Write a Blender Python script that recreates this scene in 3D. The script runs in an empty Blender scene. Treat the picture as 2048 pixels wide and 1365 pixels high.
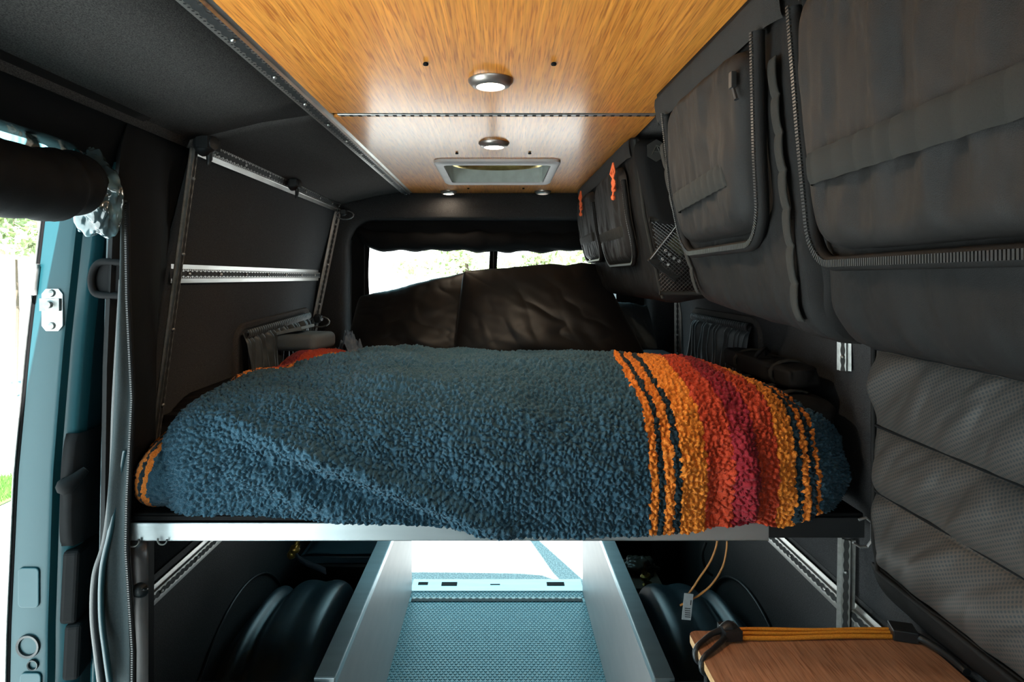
import bpy, math, random
import numpy as np
from mathutils import Vector, Matrix
R = random.Random(7)
PI = math.pi
H = 1.57            # eye height above the van floor; all coordinates below are written relative to the eye, z is lifted by H when built
F = 1250.0          # focal length in pixels of the 2048 px wide frame
S = bpy.context.scene
C = S.collection

# ------------------------------------------------------------------ camera, world, sun, exposure
cam_d = bpy.data.cameras.new('camera'); cam = bpy.data.objects.new('camera', cam_d); C.objects.link(cam)
cam.location = (0, 0, H); cam.rotation_euler = (PI/2, 0, 0)
cam_d.sensor_width = 36; cam_d.lens = 36*F/2048; cam_d.clip_start = .02
cam_d.shift_x = 24/2048; cam_d.shift_y = -127.5/2048
S.camera = cam
w = bpy.data.worlds.new('sky'); S.world = w; w.use_nodes = True
wn = w.node_tree.nodes; wl = w.node_tree.links
bg = wn['Background']
tc = wn.new('ShaderNodeTexCoord'); sx = wn.new('ShaderNodeSeparateXYZ'); rp = wn.new('ShaderNodeValToRGB')
wl.new(tc.outputs['Generated'], sx.inputs[0]); wl.new(sx.outputs['Z'], rp.inputs[0])
rp.color_ramp.elements[0].position = 0.0; rp.color_ramp.elements[0].color = (.93, 1.0, 1.0, 1)
rp.color_ramp.elements[1].position = .45; rp.color_ramp.elements[1].color = (.36, .74, .86, 1)
wl.new(rp.outputs[0], bg.inputs['Color'])
bg.inputs['Strength'].default_value = 3.3
sun_d = bpy.data.lights.new('sun', 'SUN'); sun = bpy.data.objects.new('sun', sun_d); C.objects.link(sun)
sun_d.energy = 42.0; sun_d.color = (1, .98, .95); sun_d.angle = math.radians(.6)
sun.rotation_euler = Vector((.2, -.5, 1)).to_track_quat('Z', 'Y').to_euler()
S.view_settings.view_transform = 'Standard'; S.view_settings.look = 'None'
S.view_settings.exposure = 0.12; S.view_settings.gamma = 1.0; S.view_settings.use_curve_mapping = False
S.cycles.max_bounces = 8; S.cycles.diffuse_bounces = 5; S.cycles.glossy_bounces = 4
S.cycles.use_denoising = True
S.cycles.sample_clamp_indirect = 6.0
S.cycles.caustics_reflective = False; S.cycles.caustics_refractive = False

# ------------------------------------------------------------------ numpy noise
def _hash(ix, iy, iz, k=0):
    n = (ix.astype(np.int64)*73856093) ^ (iy.astype(np.int64)*19349663) ^ (iz.astype(np.int64)*83492791) ^ (k*2654435761)
    n = (n ^ (n >> 13)) * 1274126177 & 0x7fffffff
    n = (n ^ (n >> 11)) * 668265263 & 0x7fffffff
    return ((n ^ (n >> 15)) & 0xffff) / 65535.0
def vnoise(x, y, z=None, k=0):
    x = np.asarray(x, float); y = np.asarray(y, float)
    z = np.zeros_like(x+y) if z is None else np.asarray(z, float)
    x, y, z = np.broadcast_arrays(x, y, z)
    ix, iy, iz = np.floor(x), np.floor(y), np.floor(z)
    fx, fy, fz = x-ix, y-iy, z-iz
    fx, fy, fz = [f*f*(3-2*f) for f in (fx, fy, fz)]
    r = 0
    for a in (0, 1):
        for b in (0, 1):
            for c in (0, 1):
                r = r + _hash(ix+a, iy+b, iz+c, k)*(fx if a else 1-fx)*(fy if b else 1-fy)*(fz if c else 1-fz)
    return r*2-1
def fbm(x, y, z=None, k=0, o=3):
    r = 0; a = 1.0; f = 1.0
    for i in range(o):
        r = r + a*vnoise(np.asarray(x)*f, np.asarray(y)*f, None if z is None else np.asarray(z)*f, k+i*17); a *= .5; f *= 2.03
    return r
def worley(x, y, k=0):
    ix, iy = np.floor(x), np.floor(y)
    d1 = np.full(x.shape, 9.); d2 = np.full(x.shape, 9.); cx = np.zeros(x.shape); cy = np.zeros(x.shape)
    zz = np.zeros(x.shape)
    for a in (-1, 0, 1):
        for b in (-1, 0, 1):
            px = ix+a+_hash(ix+a, iy+b, zz, k); py = iy+b+_hash(ix+a, iy+b, zz, k+5)
            d = np.hypot(px-x, py-y)
            m = d < d1
            d2 = np.where(m, d1, np.minimum(d2, d)); d1 = np.where(m, d, d1)
            cx = np.where(m, px, cx); cy = np.where(m, py, cy)
    return d1, d2, cx, cy
def sstep(a, b, x):
    t = np.clip((x-a)/(b-a), 0, 1); return t*t*(3-2*t)

# ------------------------------------------------------------------ materials
def mat(name, col, rough=.6, metal=0.0, col2=None, nscale=30, nstretch=(1, 1, 1), bump=0.0, bscale=200, sheen=0, coat=0, emit=None, estr=0, spec=None, detail=4, ramp=(.35, .65), alpha=None, trans=0, sheen_tint=None):
    m = bpy.data.materials.new(name); m.use_nodes = True
    nt = m.node_tree; N = nt.nodes; L = nt.links; b = N['Principled BSDF']
    b.inputs['Base Color'].default_value = (*col, 1); b.inputs['Roughness'].default_value = rough; b.inputs['Metallic'].default_value = metal
    t = N.new('ShaderNodeTexCoord'); mp = N.new('ShaderNodeMapping'); L.new(t.outputs['Object'], mp.inputs[0]); mp.inputs['Scale'].default_value = nstretch
    n = N.new('ShaderNodeTexNoise'); n.inputs['Scale'].default_value = nscale; n.inputs['Detail'].default_value = detail; L.new(mp.outputs[0], n.inputs['Vector'])
    r = N.new('ShaderNodeValToRGB'); L.new(n.outputs['Fac'], r.inputs[0])
    c2 = col2 or tuple(c*.88 for c in col)
    r.color_ramp.elements[0].position = ramp[0]; r.color_ramp.elements[1].position = ramp[1]
    r.color_ramp.elements[0].color = (*col, 1); r.color_ramp.elements[1].color = (*c2, 1)
    L.new(r.outputs[0], b.inputs['Base Color'])
    if bump:
        n2 = N.new('ShaderNodeTexNoise'); n2.inputs['Scale'].default_value = bscale; n2.inputs['Detail'].default_value = 3; L.new(mp.outputs[0], n2.inputs['Vector'])
        bp = N.new('ShaderNodeBump'); bp.inputs['Strength'].default_value = bump; bp.inputs['Distance'].default_value = .002
        L.new(n2.outputs['Fac'], bp.inputs['Height']); L.new(bp.outputs[0], b.inputs['Normal'])
    if sheen: b.inputs['Sheen Weight'].default_value = sheen; b.inputs['Sheen Roughness'].default_value = .4
    if sheen_tint: b.inputs['Sheen Tint'].default_value = (*sheen_tint, 1)
    if coat: b.inputs['Coat Weight'].default_value = coat; b.inputs['Coat Roughness'].default_value = .12
    if spec is not None: b.inputs['Specular IOR Level'].default_value = spec
    if trans: b.inputs['Transmission Weight'].default_value = trans
    if emit: b.inputs['Emission Color'].default_value = (*emit, 1); b.inputs['Emission Strength'].default_value = estr
    return m
def nodes_of(m): return m.node_tree.nodes, m.node_tree.links, m.node_tree.nodes['Principled BSDF']

M = {}
M['lining'] = mat('heather_lining', (.022, .0225, .024), .95, col2=(.066, .066, .069), nscale=700, bump=.5, bscale=900, detail=2, spec=.15)
M['headliner'] = mat('headliner', (.034, .031, .030), .95, col2=(.086, .078, .074), nscale=600, bump=.4, bscale=700, detail=2, nstretch=(1, .5, 1), spec=.15)
M['black'] = mat('black_trim', (.007, .007, .0075), .75, bump=.1, spec=.12)
M['black_pl'] = mat('black_plastic', (.014, .016, .018), .38, bump=.25, bscale=500)
M['wheel'] = mat('wheel_cover_plastic', (.050, .085, .105), .30, bump=.25, bscale=600, spec=.9)
M['dots'] = mat('dark_perforated_board', (.012, .012, .013), .7, col2=(.03, .03, .031), nscale=300, bump=.5, bscale=260, detail=1)
M['alu'] = mat('brushed_aluminium', (.62, .60, .58), .33, .9, col2=(.50, .47, .44), nscale=40, nstretch=(1, .2, 1), bump=.1)
M['alu_blue'] = mat('anodised_aluminium', (.52, .58, .60), .38, .85, col2=(.46, .52, .54), nscale=30, nstretch=(.1, 1, 1), bump=.08)
M['alu_dark'] = mat('weathered_aluminium', (.30, .30, .29), .45, .8, col2=(.22, .22, .21), nscale=60)
M['slot'] = mat('dark_slot', (.012, .012, .012), .7)
M['divider'] = mat('satin_laminate', (.42, .38, .37), .40, 0, col2=(.38, .345, .34), nscale=20, nstretch=(1, .3, 1), bump=.05)
M['nylon'] = mat('black_nylon', (.0075, .0072, .0072), .66, 0, col2=(.011, .0103, .0101), nscale=8, bump=.35, bscale=1400, spec=.16)
M['nylon_pocket'] = mat('taupe_nylon', (.0095, .0084, .0080), .60, 0, col2=(.0135, .0118, .0112), nscale=9, bump=.35, bscale=1200, spec=.25)
M['webbing'] = mat('olive_webbing', (.0085, .0085, .0070), .85, 0, col2=(.0125, .0122, .010), nscale=500, nstretch=(1, 4, 1), bump=.5, bscale=900)
M['velcro'] = mat('grey_webbing', (.010, .0095, .009), .9, 0, col2=(.014, .013, .012), nscale=600, bump=.5, bscale=900)
M['zip'] = mat('zipper_coil', (.035, .036, .037), .4, .3, nscale=300)
M['satin'] = mat('dark_satin', (.0045, .0042, .0045), .46, 0, col2=(.007, .0062, .0062), nscale=5, sheen=.05, spec=.35, bump=.08, bscale=300)
M['pillow3'] = mat('grey_pillow', (.05, .06, .065), .6, 0, nscale=20)
M['sheet'] = mat('navy_sheet', (.020, .028, .040), .8, 0, nscale=40, bump=.2)
M['curtain'] = mat('grey_curtain', (.036, .045, .048), .8, 0, col2=(.030, .038, .040), nscale=300, bump=.3, bscale=900, spec=.12)
M['pleat'] = mat('pleated_blackout_cloth', (.035, .046, .052), .45, 0, col2=(.045, .056, .062), nscale=40, sheen=.2)
M['vinyl'] = mat('clear_vinyl_roll', (.10, .17, .19), .12, 0, col2=(.03, .045, .05), nscale=9, coat=.6, ramp=(.45, .55))
M['vinyl_clear'] = mat('clear_vinyl_window', (.80, .93, .95), .08, 0, col2=(.03, .06, .07), nscale=11, ramp=(.50, .56), trans=.92, coat=.3)
M['teal'] = mat('teal_paint', (.008, .058, .072), .40, 0, col2=(.008, .055, .068), nscale=3, coat=.15, spec=.3)
M['teal_dark'] = mat('teal_jamb', (.006, .035, .045), .4, 0, coat=.3, nscale=3)
M['bright'] = mat('galvanised_hardware', (.6, .6, .6), .35, .8)
M['glass_dark'] = mat('tinted_glass', (.006, .009, .010), .22, 0, spec=.35)
M['orange'] = mat('orange_cord', (.85, .12, .035), .7, 0, col2=(.9, .2, .06), nscale=400)
M['yellow'] = mat('yellow_bungee', (.85, .36, .025), .7, 0, col2=(.65, .22, .015), nscale=500, bump=.6, bscale=900)
M['cable'] = mat('orange_cable', (.50, .20, .045), .5, 0, nscale=50)
M['brass'] = mat('brass_fitting', (.50, .32, .08), .3, .8)
M['card'] = mat('dull_cardboard', (.16, .12, .085), .9, 0, nscale=60)
M['plasticbag'] = mat('clear_plastic_bag', (.12, .10, .08), .25, 0, nscale=30)
M['label'] = mat('pale_label', (.35, .37, .38), .6, 0, nscale=80)
M['ink'] = mat('print_ink', (.03, .03, .03), .8, 0)
M['greybox'] = mat('grey_fabric_box', (.14, .17, .19), .8, 0, nscale=400, bump=.4, bscale=700)
M['jeans'] = mat('pale_blue_cloth', (.16, .22, .30), .85, 0, col2=(.10, .15, .22), nscale=60)
M['white_pl'] = mat('white_vent_plastic', (.62, .58, .57), .45, 0, nscale=10)
M['gold'] = mat('amber_fan_ring', (.75, .55, .20), .25, .7, col2=(.5, .36, .12), nscale=30)
M['nickel'] = mat('brushed_nickel', (.42, .36, .33), .35, .85, nscale=40)
M['hatch'] = mat('olive_tile', (.05, .055, .03), .5, 0)
M['leaf'] = mat('leaves', (.42, .50, .26), .7, 0, col2=(.55, .60, .38), nscale=3)
M['bark'] = mat('bark', (.12, .09, .06), .9, 0)
M['grass'] = mat('lawn', (.05, .17, .02), .9, 0, col2=(.09, .25, .03), nscale=20)
M['concrete'] = mat('pale_concrete', (.52, .57, .57), .9, 0, col2=(.48, .53, .53), nscale=6)
M['asphalt'] = mat('speckled_asphalt', (.20, .21, .21), .9, 0, col2=(.36, .36, .35), nscale=90, detail=2, ramp=(.45, .6), bump=.3)
M['lens'] = mat('frosted_lens', (.9, .85, .8), .4, 0, emit=(1, .83, .66), estr=9)
M['lens_dim'] = mat('frosted_lens_dim', (.75, .7, .65), .4, 0, emit=(1, .85, .7), estr=.5)

def clear_vinyl():
    m = M['vinyl_clear']; N, L, b = nodes_of(m)
    b.inputs['Transmission Weight'].default_value = 0; b.inputs['Base Color'].default_value = (.03, .06, .07, 1)
    t = N.new('ShaderNodeTexCoord'); mp = N.new('ShaderNodeMapping'); L.new(t.outputs['Object'], mp.inputs[0]); mp.inputs['Scale'].default_value = (1, 1, .35)
    n = N.new('ShaderNodeTexNoise'); n.inputs['Scale'].default_value = 16; n.inputs['Detail'].default_value = 2; L.new(mp.outputs[0], n.inputs[0])
    r = N.new('ShaderNodeValToRGB'); r.color_ramp.elements[0].position = .42; r.color_ramp.elements[1].position = .52; L.new(n.outputs['Fac'], r.inputs[0])
    tr = N.new('ShaderNodeBsdfTransparent'); tr.inputs[0].default_value = (.45, .85, .92, 1)
    mx = N.new('ShaderNodeMixShader'); L.new(r.outputs[0], mx.inputs[0]); L.new(b.outputs[0], mx.inputs[1]); L.new(tr.outputs[0], mx.inputs[2]); L.new(mx.outputs[0], N['Material Output'].inputs[0])
clear_vinyl()
def bamboo(name, stretch, c1, c2, c3, coat, rough=.3):
    m = mat(name, c1, rough, coat=coat)
    N, L, b = nodes_of(m)
    for l in list(b.inputs['Base Color'].links): L.remove(l)
    t = N.new('ShaderNodeTexCoord')
    def nz(sc, st, det, dist=0):
        mp = N.new('ShaderNodeMapping'); L.new(t.outputs['Object'], mp.inputs[0]); mp.inputs['Scale'].default_value = st
        n = N.new('ShaderNodeTexNoise'); n.inputs['Scale'].default_value = sc; n.inputs['Detail'].default_value = det; n.inputs['Distortion'].default_value = dist
        L.new(mp.outputs[0], n.inputs['Vector']); return n
    a = nz(100, stretch, 5, .1); bb = nz(300, stretch, 2, .1)
    v = N.new('ShaderNodeTexVoronoi'); mp = N.new('ShaderNodeMapping'); L.new(t.outputs['Object'], mp.inputs[0]); mp.inputs['Scale'].default_value = (stretch[0]*50, stretch[1]*(50 if stretch[1] > .5 else 28), 1); L.new(mp.outputs[0], v.inputs['Vector'])
    r = N.new('ShaderNodeValToRGB'); r.color_ramp.elements[0].position = .30; r.color_ramp.elements[1].position = .62
    r.color_ramp.elements[0].color = (*c2, 1); r.color_ramp.elements[1].color = (*c1, 1); L.new(a.outputs['Fac'], r.inputs[0])
    r2 = N.new('ShaderNodeValToRGB'); r2.color_ramp.elements[0].position = .32; r2.color_ramp.elements[1].position = .50
    r2.color_ramp.elements[0].color = (1, 1, 1, 1); r2.color_ramp.elements[1].color = (0, 0, 0, 1); L.new(bb.outputs['Fac'], r2.inputs[0])
    mx = N.new('ShaderNodeMixRGB'); L.new(r2.outputs[0], mx.inputs[0]); L.new(r.outputs[0], mx.inputs[1]); mx.inputs[2].default_value = (*c3, 1)
    sc = N.new('ShaderNodeSeparateColor'); L.new(v.outputs['Color'], sc.inputs[0])
    m2 = N.new('ShaderNodeMath'); m2.operation = 'MULTIPLY_ADD'; L.new(sc.outputs[0], m2.inputs[0]); m2.inputs[1].default_value = .28; m2.inputs[2].default_value = .84
    mu = N.new('ShaderNodeMixRGB'); mu.blend_type = 'MULTIPLY'; mu.inputs[0].default_value = 1; L.new(mx.outputs[0], mu.inputs[1]); L.new(m2.outputs[0], mu.inputs[2])
    L.new(mu.outputs[0], b.inputs['Base Color'])
    return m
M['bamboo'] = bamboo('bamboo_ceiling', (1, .035, 1), (.90, .345, .058), (.72, .235, .036), (.52, .145, .022), .75, .42)
M['bamboo'].node_tree.nodes['Principled BSDF'].inputs['Coat Roughness'].default_value = .20
M['bamboo_t'] = bamboo('bamboo_table', (1, .05, 1), (.42, .22, .13), (.34, .165, .09), (.26, .11, .055), .1, .45)
M['bamboo_edge'] = mat('bamboo_edge', (.62, .38, .19), .5, 0, col2=(.5, .28, .12), nscale=100)

def fleece():
    m = mat('sherpa_fleece', (.03, .09, .13), .95, 0, spec=.08)
    N, L, b = nodes_of(m)
    for l in list(b.inputs['Base Color'].links): L.remove(l)
    at = N.new('ShaderNodeAttribute'); at.attribute_name = 'band'
    r = N.new('ShaderNodeValToRGB'); r.color_ramp.interpolation = 'CONSTANT'; L.new(at.outputs['Fac'], r.inputs[0])
    blue = (.034, .084, .122); org = (.72, .21, .03); amb = (.78, .245, .034); dk = (.012, .026, .036); red = (.48, .055, .022); crim = (.25, .017, .026)
    # band 0..1 from the blue field across the stripes
    st = [(0, blue), (.100, org), (.137, dk), (.166, org), (.212, dk), (.245, amb), (.37, red), (.49, crim), (.60, red), (.70, amb), (.79, dk), (.82, org), (.855, dk), (.88, org), (.91, blue)]
    e = r.color_ramp.elements
    while len(e) < len(st): e.new(.5)
    for i, (p_, c_) in enumerate(st): e[i].position = p_
    for i, (p_, c_) in enumerate(st): e[i].color = (*c_, 1)
    t = N.new('ShaderNodeTexCoord'); n = N.new('ShaderNodeTexNoise'); n.inputs['Scale'].default_value = 420; n.inputs['Detail'].default_value = 4; L.new(t.outputs['Object'], n.inputs['Vector'])
    ra = N.new('ShaderNodeMapRange'); ra.inputs[1].default_value = .3; ra.inputs[2].default_value = .7; ra.inputs[3].default_value = .72; ra.inputs[4].default_value = 1.3; L.new(n.outputs['Fac'], ra.inputs[0])
    mu = N.new('ShaderNodeMixRGB'); mu.blend_type = 'MULTIPLY'; mu.inputs[0].default_value = 1; L.new(r.outputs[0], mu.inputs[1]); L.new(ra.outputs[0], mu.inputs[2])
    L.new(mu.outputs[0], b.inputs['Base Color'])
    bp = N.new('ShaderNodeBump'); bp.inputs['Strength'].default_value = .8; bp.inputs['Distance'].default_value = .003; L.new(n.outputs['Fac'], bp.inputs['Height']); L.new(bp.outputs[0], b.inputs['Normal'])
    b.inputs['Sheen Weight'].default_value = .10; b.inputs['Sheen Roughness'].default_value = .5
    return m
M['fleece'] = fleece()
def quilt():
    m = mat('mesh_quilt', (.10, .088, .080), .6, 0, spec=.4)
    N, L, b = nodes_of(m)
    for l in list(b.inputs['Base Color'].links): L.remove(l)
    t = N.new('ShaderNodeTexCoord'); mp = N.new('ShaderNodeMapping'); mp.inputs['Scale'].default_value = (0, 115, 115); mp.inputs['Rotation'].default_value = (.5, 0, 0)
    L.new(t.outputs['Object'], mp.inputs[0])
    v = N.new('ShaderNodeTexVoronoi'); v.inputs['Scale'].default_value = 1.25; v.inputs['Randomness'].default_value = 0; L.new(mp.outputs[0], v.inputs['Vector'])
    r = N.new('ShaderNodeValToRGB'); r.color_ramp.elements[0].position = .25; r.color_ramp.elements[1].position = .4
    r.color_ramp.elements[0].color = (.018, .024, .026, 1); r.color_ramp.elements[1].color = (.055, .045, .039, 1); L.new(v.outputs['Distance'], r.inputs[0])
    L.new(r.outputs[0], b.inputs['Base Color'])
    return m
M['quilt'] = quilt()
def floor_rubber():
    m = mat('coin_rubber', (.13, .27, .31), .36, 0, col2=(.16, .31, .345), nscale=14, bump=.15, bscale=700)
    return m
M['coin'] = floor_rubber()
M['coin_gap'] = mat('coin_rubber_gap', (.44, .62, .65), .38, 0)

# ------------------------------------------------------------------ mesh builder
class MB:
    def __init__(s): s.v = []; s.f = []; s.n = 0; s.attr = None
    def add(s, vs, fs):
        vs = np.asarray(vs, float).reshape(-1, 3)
        s.f += [tuple(i+s.n for i in f) for f in fs]; s.v.append(vs); s.n += len(vs); return s
    def box(s, a, b, M4=None):
        (x0, y0, z0), (x1, y1, z1) = a, b
        vs = np.array([(x, y, z) for x in (x0, x1) for y in (y0, y1) for z in (z0, z1)], float)
        if M4 is not None: vs = np.array([M4 @ Vector(v) for v in vs])
        return s.add(vs, [(0, 1, 3, 2), (4, 6, 7, 5), (0, 4, 5, 1), (2, 3, 7, 6), (0, 2, 6, 4), (1, 5, 7, 3)])
    def obox(s, c, ax, ay, az, hx, hy, hz):
        M4 = Matrix((( ax[0]*hx, ay[0]*hy, az[0]*hz, c[0]), (ax[1]*hx, ay[1]*hy, az[1]*hz, c[1]), (ax[2]*hx, ay[2]*hy, az[2]*hz, c[2]), (0, 0, 0, 1)))
        return s.box((-1, -1, -1), (1, 1, 1), M4)
    def grid(s, P, wu=False, wv=False):
        nu, nv = P.shape[:2]; idx = np.arange(nu*nv).reshape(nu, nv)
        a = idx if not wu else np.vstack([idx, idx[:1]]); a = a if not wv else np.hstack([a, a[:, :1]])
        q = np.stack([a[:-1, :-1], a[1:, :-1], a[1:, 1:], a[:-1, 1:]], -1).reshape(-1, 4)
        return s.add(P.reshape(-1, 3), q.tolist())
    def tube(s, pts, r, n=8, caps=True, closed=False, flat=1.0):
        pts = [Vector(p) for p in pts]; k = len(pts)
        rs = r if isinstance(r, (list, tuple, np.ndarray)) else [r]*k
        rings = []; up = Vector((0, 0, 1)); prev = None
        for i, p in enumerate(pts):
            if closed: t = pts[(i+1) % k]-pts[i-1]
            else: t = pts[min(i+1, k-1)]-pts[max(i-1, 0)]
            if t.length < 1e-9: t = Vector((0, 0, 1))
            t.normalize()
            if prev is None: a = t.cross(Vector((0, 0, 1)) if abs(t.z) < .9 else Vector((1, 0, 0)))
            else: a = prev - t*prev.dot(t)
            a.normalize(); prev = a; b = t.cross(a)
            rings.append([p + (a*math.cos(2*PI*j/n)*flat + b*math.sin(2*PI*j/n))*rs[i] for j in range(n)])
        P = np.array([[list(q) for q in rg] for rg in rings])
        base = s.n; s.grid(P, wu=closed, wv=True)
        if caps and not closed:
            s.f.append(tuple(base+j for j in range(n))[::-1]); s.f.append(tuple(base+(k-1)*n+j for j in range(n)))
        return s
    def lathe(s, prof, c, axis=(0, 0, 1), n=32):
        ax = Vector(axis).normalized(); a = ax.cross(Vector((0, 1, 0)) if abs(ax.y) < .9 else Vector((1, 0, 0))).normalized(); b = ax.cross(a)
        P = np.array([[list(Vector(c)+(a*math.cos(2*PI*j/n)+b*math.sin(2*PI*j/n))*r+ax*h) for j in range(n)] for r, h in prof])
        return s.grid(P, wv=True)
    def poly(s, pts, d):   # polygon extruded by vector d
        n = len(pts); pts = np.array(pts, float); d = np.array(d, float)
        fs = [tuple(range(n))[::-1], tuple(range(n, 2*n))]+[(i, (i+1) % n, (i+1) % n+n, i+n) for i in range(n)]
        return s.add(np.vstack([pts, pts+d]), fs)

ORG = {}
def props(o, label=None, cat=None, group=None, kind=None):
    if label: o['label'] = label
    if cat: o['category'] = cat
    if group: o['group'] = group
    if kind: o['kind'] = kind
    return o
def obj(name, mb, m, parent=None, smooth=False, bevel=0, bseg=2, attr=None, auto=None, solid=0):
    V = np.vstack(mb.v).copy(); V[:, 2] += H
    if parent is not None:
        org = ORG[parent.name]
    else:
        org = np.array([(V[:, 0].min()+V[:, 0].max())/2, (V[:, 1].min()+V[:, 1].max())/2, V[:, 2].min()])
    me = bpy.data.meshes.new(name); me.from_pydata((V-org).tolist(), [], mb.f); me.update()
    o = bpy.data.objects.new(name, me); C.objects.link(o)
    ms = m if isinstance(m, list) else [m]
    for x in ms: me.materials.append(M[x] if isinstance(x, str) else x)
    if smooth:
        me.polygons.foreach_set('use_smooth', [True]*len(me.polygons))
        if auto: me.set_sharp_from_angle(angle=math.radians(auto))
    if attr is not None:
        for k, a in attr.items():
            at = me.attributes.new(k, 'FLOAT', 'POINT'); at.data.foreach_set('value', np.asarray(a, float).ravel())
    if parent is None: o.location = org
    else: o.parent = parent
    ORG[o.name] = org
    if bevel:
        b = o.modifiers.new('b', 'BEVEL'); b.width = bevel; b.segments = bseg; b.limit_method = 'ANGLE'; b.angle_limit = math.radians(35)
    if solid:
        sm = o.modifiers.new('s', 'SOLIDIFY'); sm.thickness = solid; sm.offset = 0
    return o
def thing(name, label, cat, loc, group=None):
    o = bpy.data.objects.new(name, None); C.objects.link(o); o.empty_display_size = .05
    o.location = (loc[0], loc[1], loc[2]+H); ORG[o.name] = np.array([loc[0], loc[1], loc[2]+H])
    return props(o, label, cat, group)
def struct(name, mb, m, **k):
    o = obj(name, mb, m, **k); o['kind'] = 'structure'; return o
def px(x, y, Y): return ((x-1000)*Y/F, Y, -(y-555)*Y/F)   # measured point on the photograph at distance Y
def pX(x, X):    # the point at that column lying on the plane X
    return F*X/(x-1000)

# ------------------------------------------------------------------ SETTING
YR = 3.12
def wallx(z, side):  # inner wall profile
    zs = [-1.57, -.6, -.2, 0., .357]; xs = [.945, .94, .93, .905, .815]
    x = np.interp(z, zs, xs)
    return -x if side < 0 else x-.04
# floor with coin rubber
fl = MB().box((-.98, -1.4, -1.60), (.94, 3.17, -1.572)); floor = struct('floor', fl, 'coin_gap')
fc = MB(); pit = .0185; rr = .0081
row = 0; y = 1.9
while y < 3.16:
    xx = -.455+(pit/2 if row % 2 else 0)
    while xx < .43:
        if not (3.03 < y < 3.06):
            n = 10; a = np.arange(n)*2*PI/n
            ring = lambda r, z: np.stack([xx+r*np.cos(a), y+r*np.sin(a)*1.0, np.full(n, z)], 1)
            V = np.vstack([ring(rr, -1.572), ring(rr*.93, -1.5697), ring(rr*.80, -1.5692)])
            fs = [(i, (i+1) % n, (i+1) % n+n, i+n) for i in range(n)]+[(i+n, (i+1) % n+n, (i+1) % n+2*n, i+2*n) for i in range(n)]+[tuple(range(2*n, 3*n))]
            fc.add(V, fs)
        xx += pit
    y += pit*.866; row += 1
o = obj('coin_studs', fc, 'coin', floor)
# ceiling (two bamboo panels, the rear one cut out for the vent)
VX0, VX1, VY0, VY1 = -.205, .185, 2.262, 2.68
ce = MB()
ce.box((-.435, -1.3, .42), (.405, 1.597, .45))
for a, b in (((-.435, 1.634, .42), (.405, VY0, .45)), ((-.435, VY1, .42), (.405, YR+.06, .45)), ((-.435, VY0, .42), (VX0, VY1, .45)), ((VX1, VY0, .42), (.405, VY1, .45))): ce.box(a, b)
ceiling = struct('ceiling', ce, 'bamboo')
def cove(side):
    mb = MB(); s = side; o_ = 0 if s < 0 else -.02
    for (ya, yb) in ((-1.3, 1.628), (1.632, YR+.02)):
        P = []
        for y in np.linspace(ya, yb, 24):
            P.append([(s*(.485+o_), y, .428), (s*(.62+o_), y, .408), (s*(.76+o_), y, .374), (s*(.81+o_), y, .362), (s*(.82+o_), y, .340)])
        mb.grid(np.array(P))
    ob = obj('cove_panel', mb, 'headliner', ceiling, smooth=True, auto=40, solid=.008)
    return ob
cove(-1)
mb = MB()
mb.grid(np.array([[(.405, y, .435), (.52, y, .425), (.70, y, .39), (.78, y, .36), (.80, y, .30)] for y in np.linspace(-1.3, YR+.02, 24)]))
obj('cove_panel', mb, 'headliner', ceiling, smooth=True, solid=.008)
mb = MB().box((-.84, 1.627, .375), (-.62, 1.633, .40)); 
for (sx_, sy_) in ((-.145, 1.22), (.105, 1.22), (-.145, 2.1), (.10, 2.1), (-.148, 2.93), (.11, 2.93)):
    mb = MB().lathe([(0.0001, .419), (.0045, .419), (.0058, .4165), (.0048, .414), (0.0001, .4145)], (sx_, sy_, 0), n=14)
    obj('screw', mb, 'black', ceiling, smooth=True)
# left wall behind the door opening
def wallgrid(side, ya, yb, za, zb, nz=30, off=0, hole=None):
    zs = np.linspace(za, zb, nz); ys = np.array([ya, yb])
    return np.array([[(wallx(z, side)+off, y, z) for z in zs] for y in ys])
mb = MB()
for side in (-1,):
    zs = np.linspace(-.80, .372, 30)
    mb.grid(np.array([[(wallx(z, -1), y, z) for z in zs] for y in (1.66, 2.1, 2.6, YR+.04)]))
wl_ = struct('wall_left', mb, 'lining', smooth=True, solid=.012)
mb = MB().grid(np.array([[(-.935, y, z) for z in (-1.57, -1.2, -.80)] for y in (1.55, 2.3, YR+.04)]))
obj('lower_board', mb, 'dots', wl_, solid=.012)
# right wall: front part to rear
mb = MB(); zs = np.linspace(-.80, .372, 30)
mb.grid(np.array([[(wallx(z, 1), y, z) for z in zs] for y in (-.55, 0, 1.5, 2.1, 2.6, YR+.04)]))
mb.grid(np.array([[(.9, y, z) for z in (-1.57, -1.2, -.80)] for y in (-1.3, 0, 1.40, 1.5)]))
wr_ = struct('wall_right', mb, 'lining', smooth=True, solid=.012)
mb = MB().grid(np.array([[(.90, y, z) for z in (-1.57, -1.2, -.80)] for y in (1.5, 2.3, YR+.04)]))
obj('lower_board', mb, 'dots', wr_, solid=.012)
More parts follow.
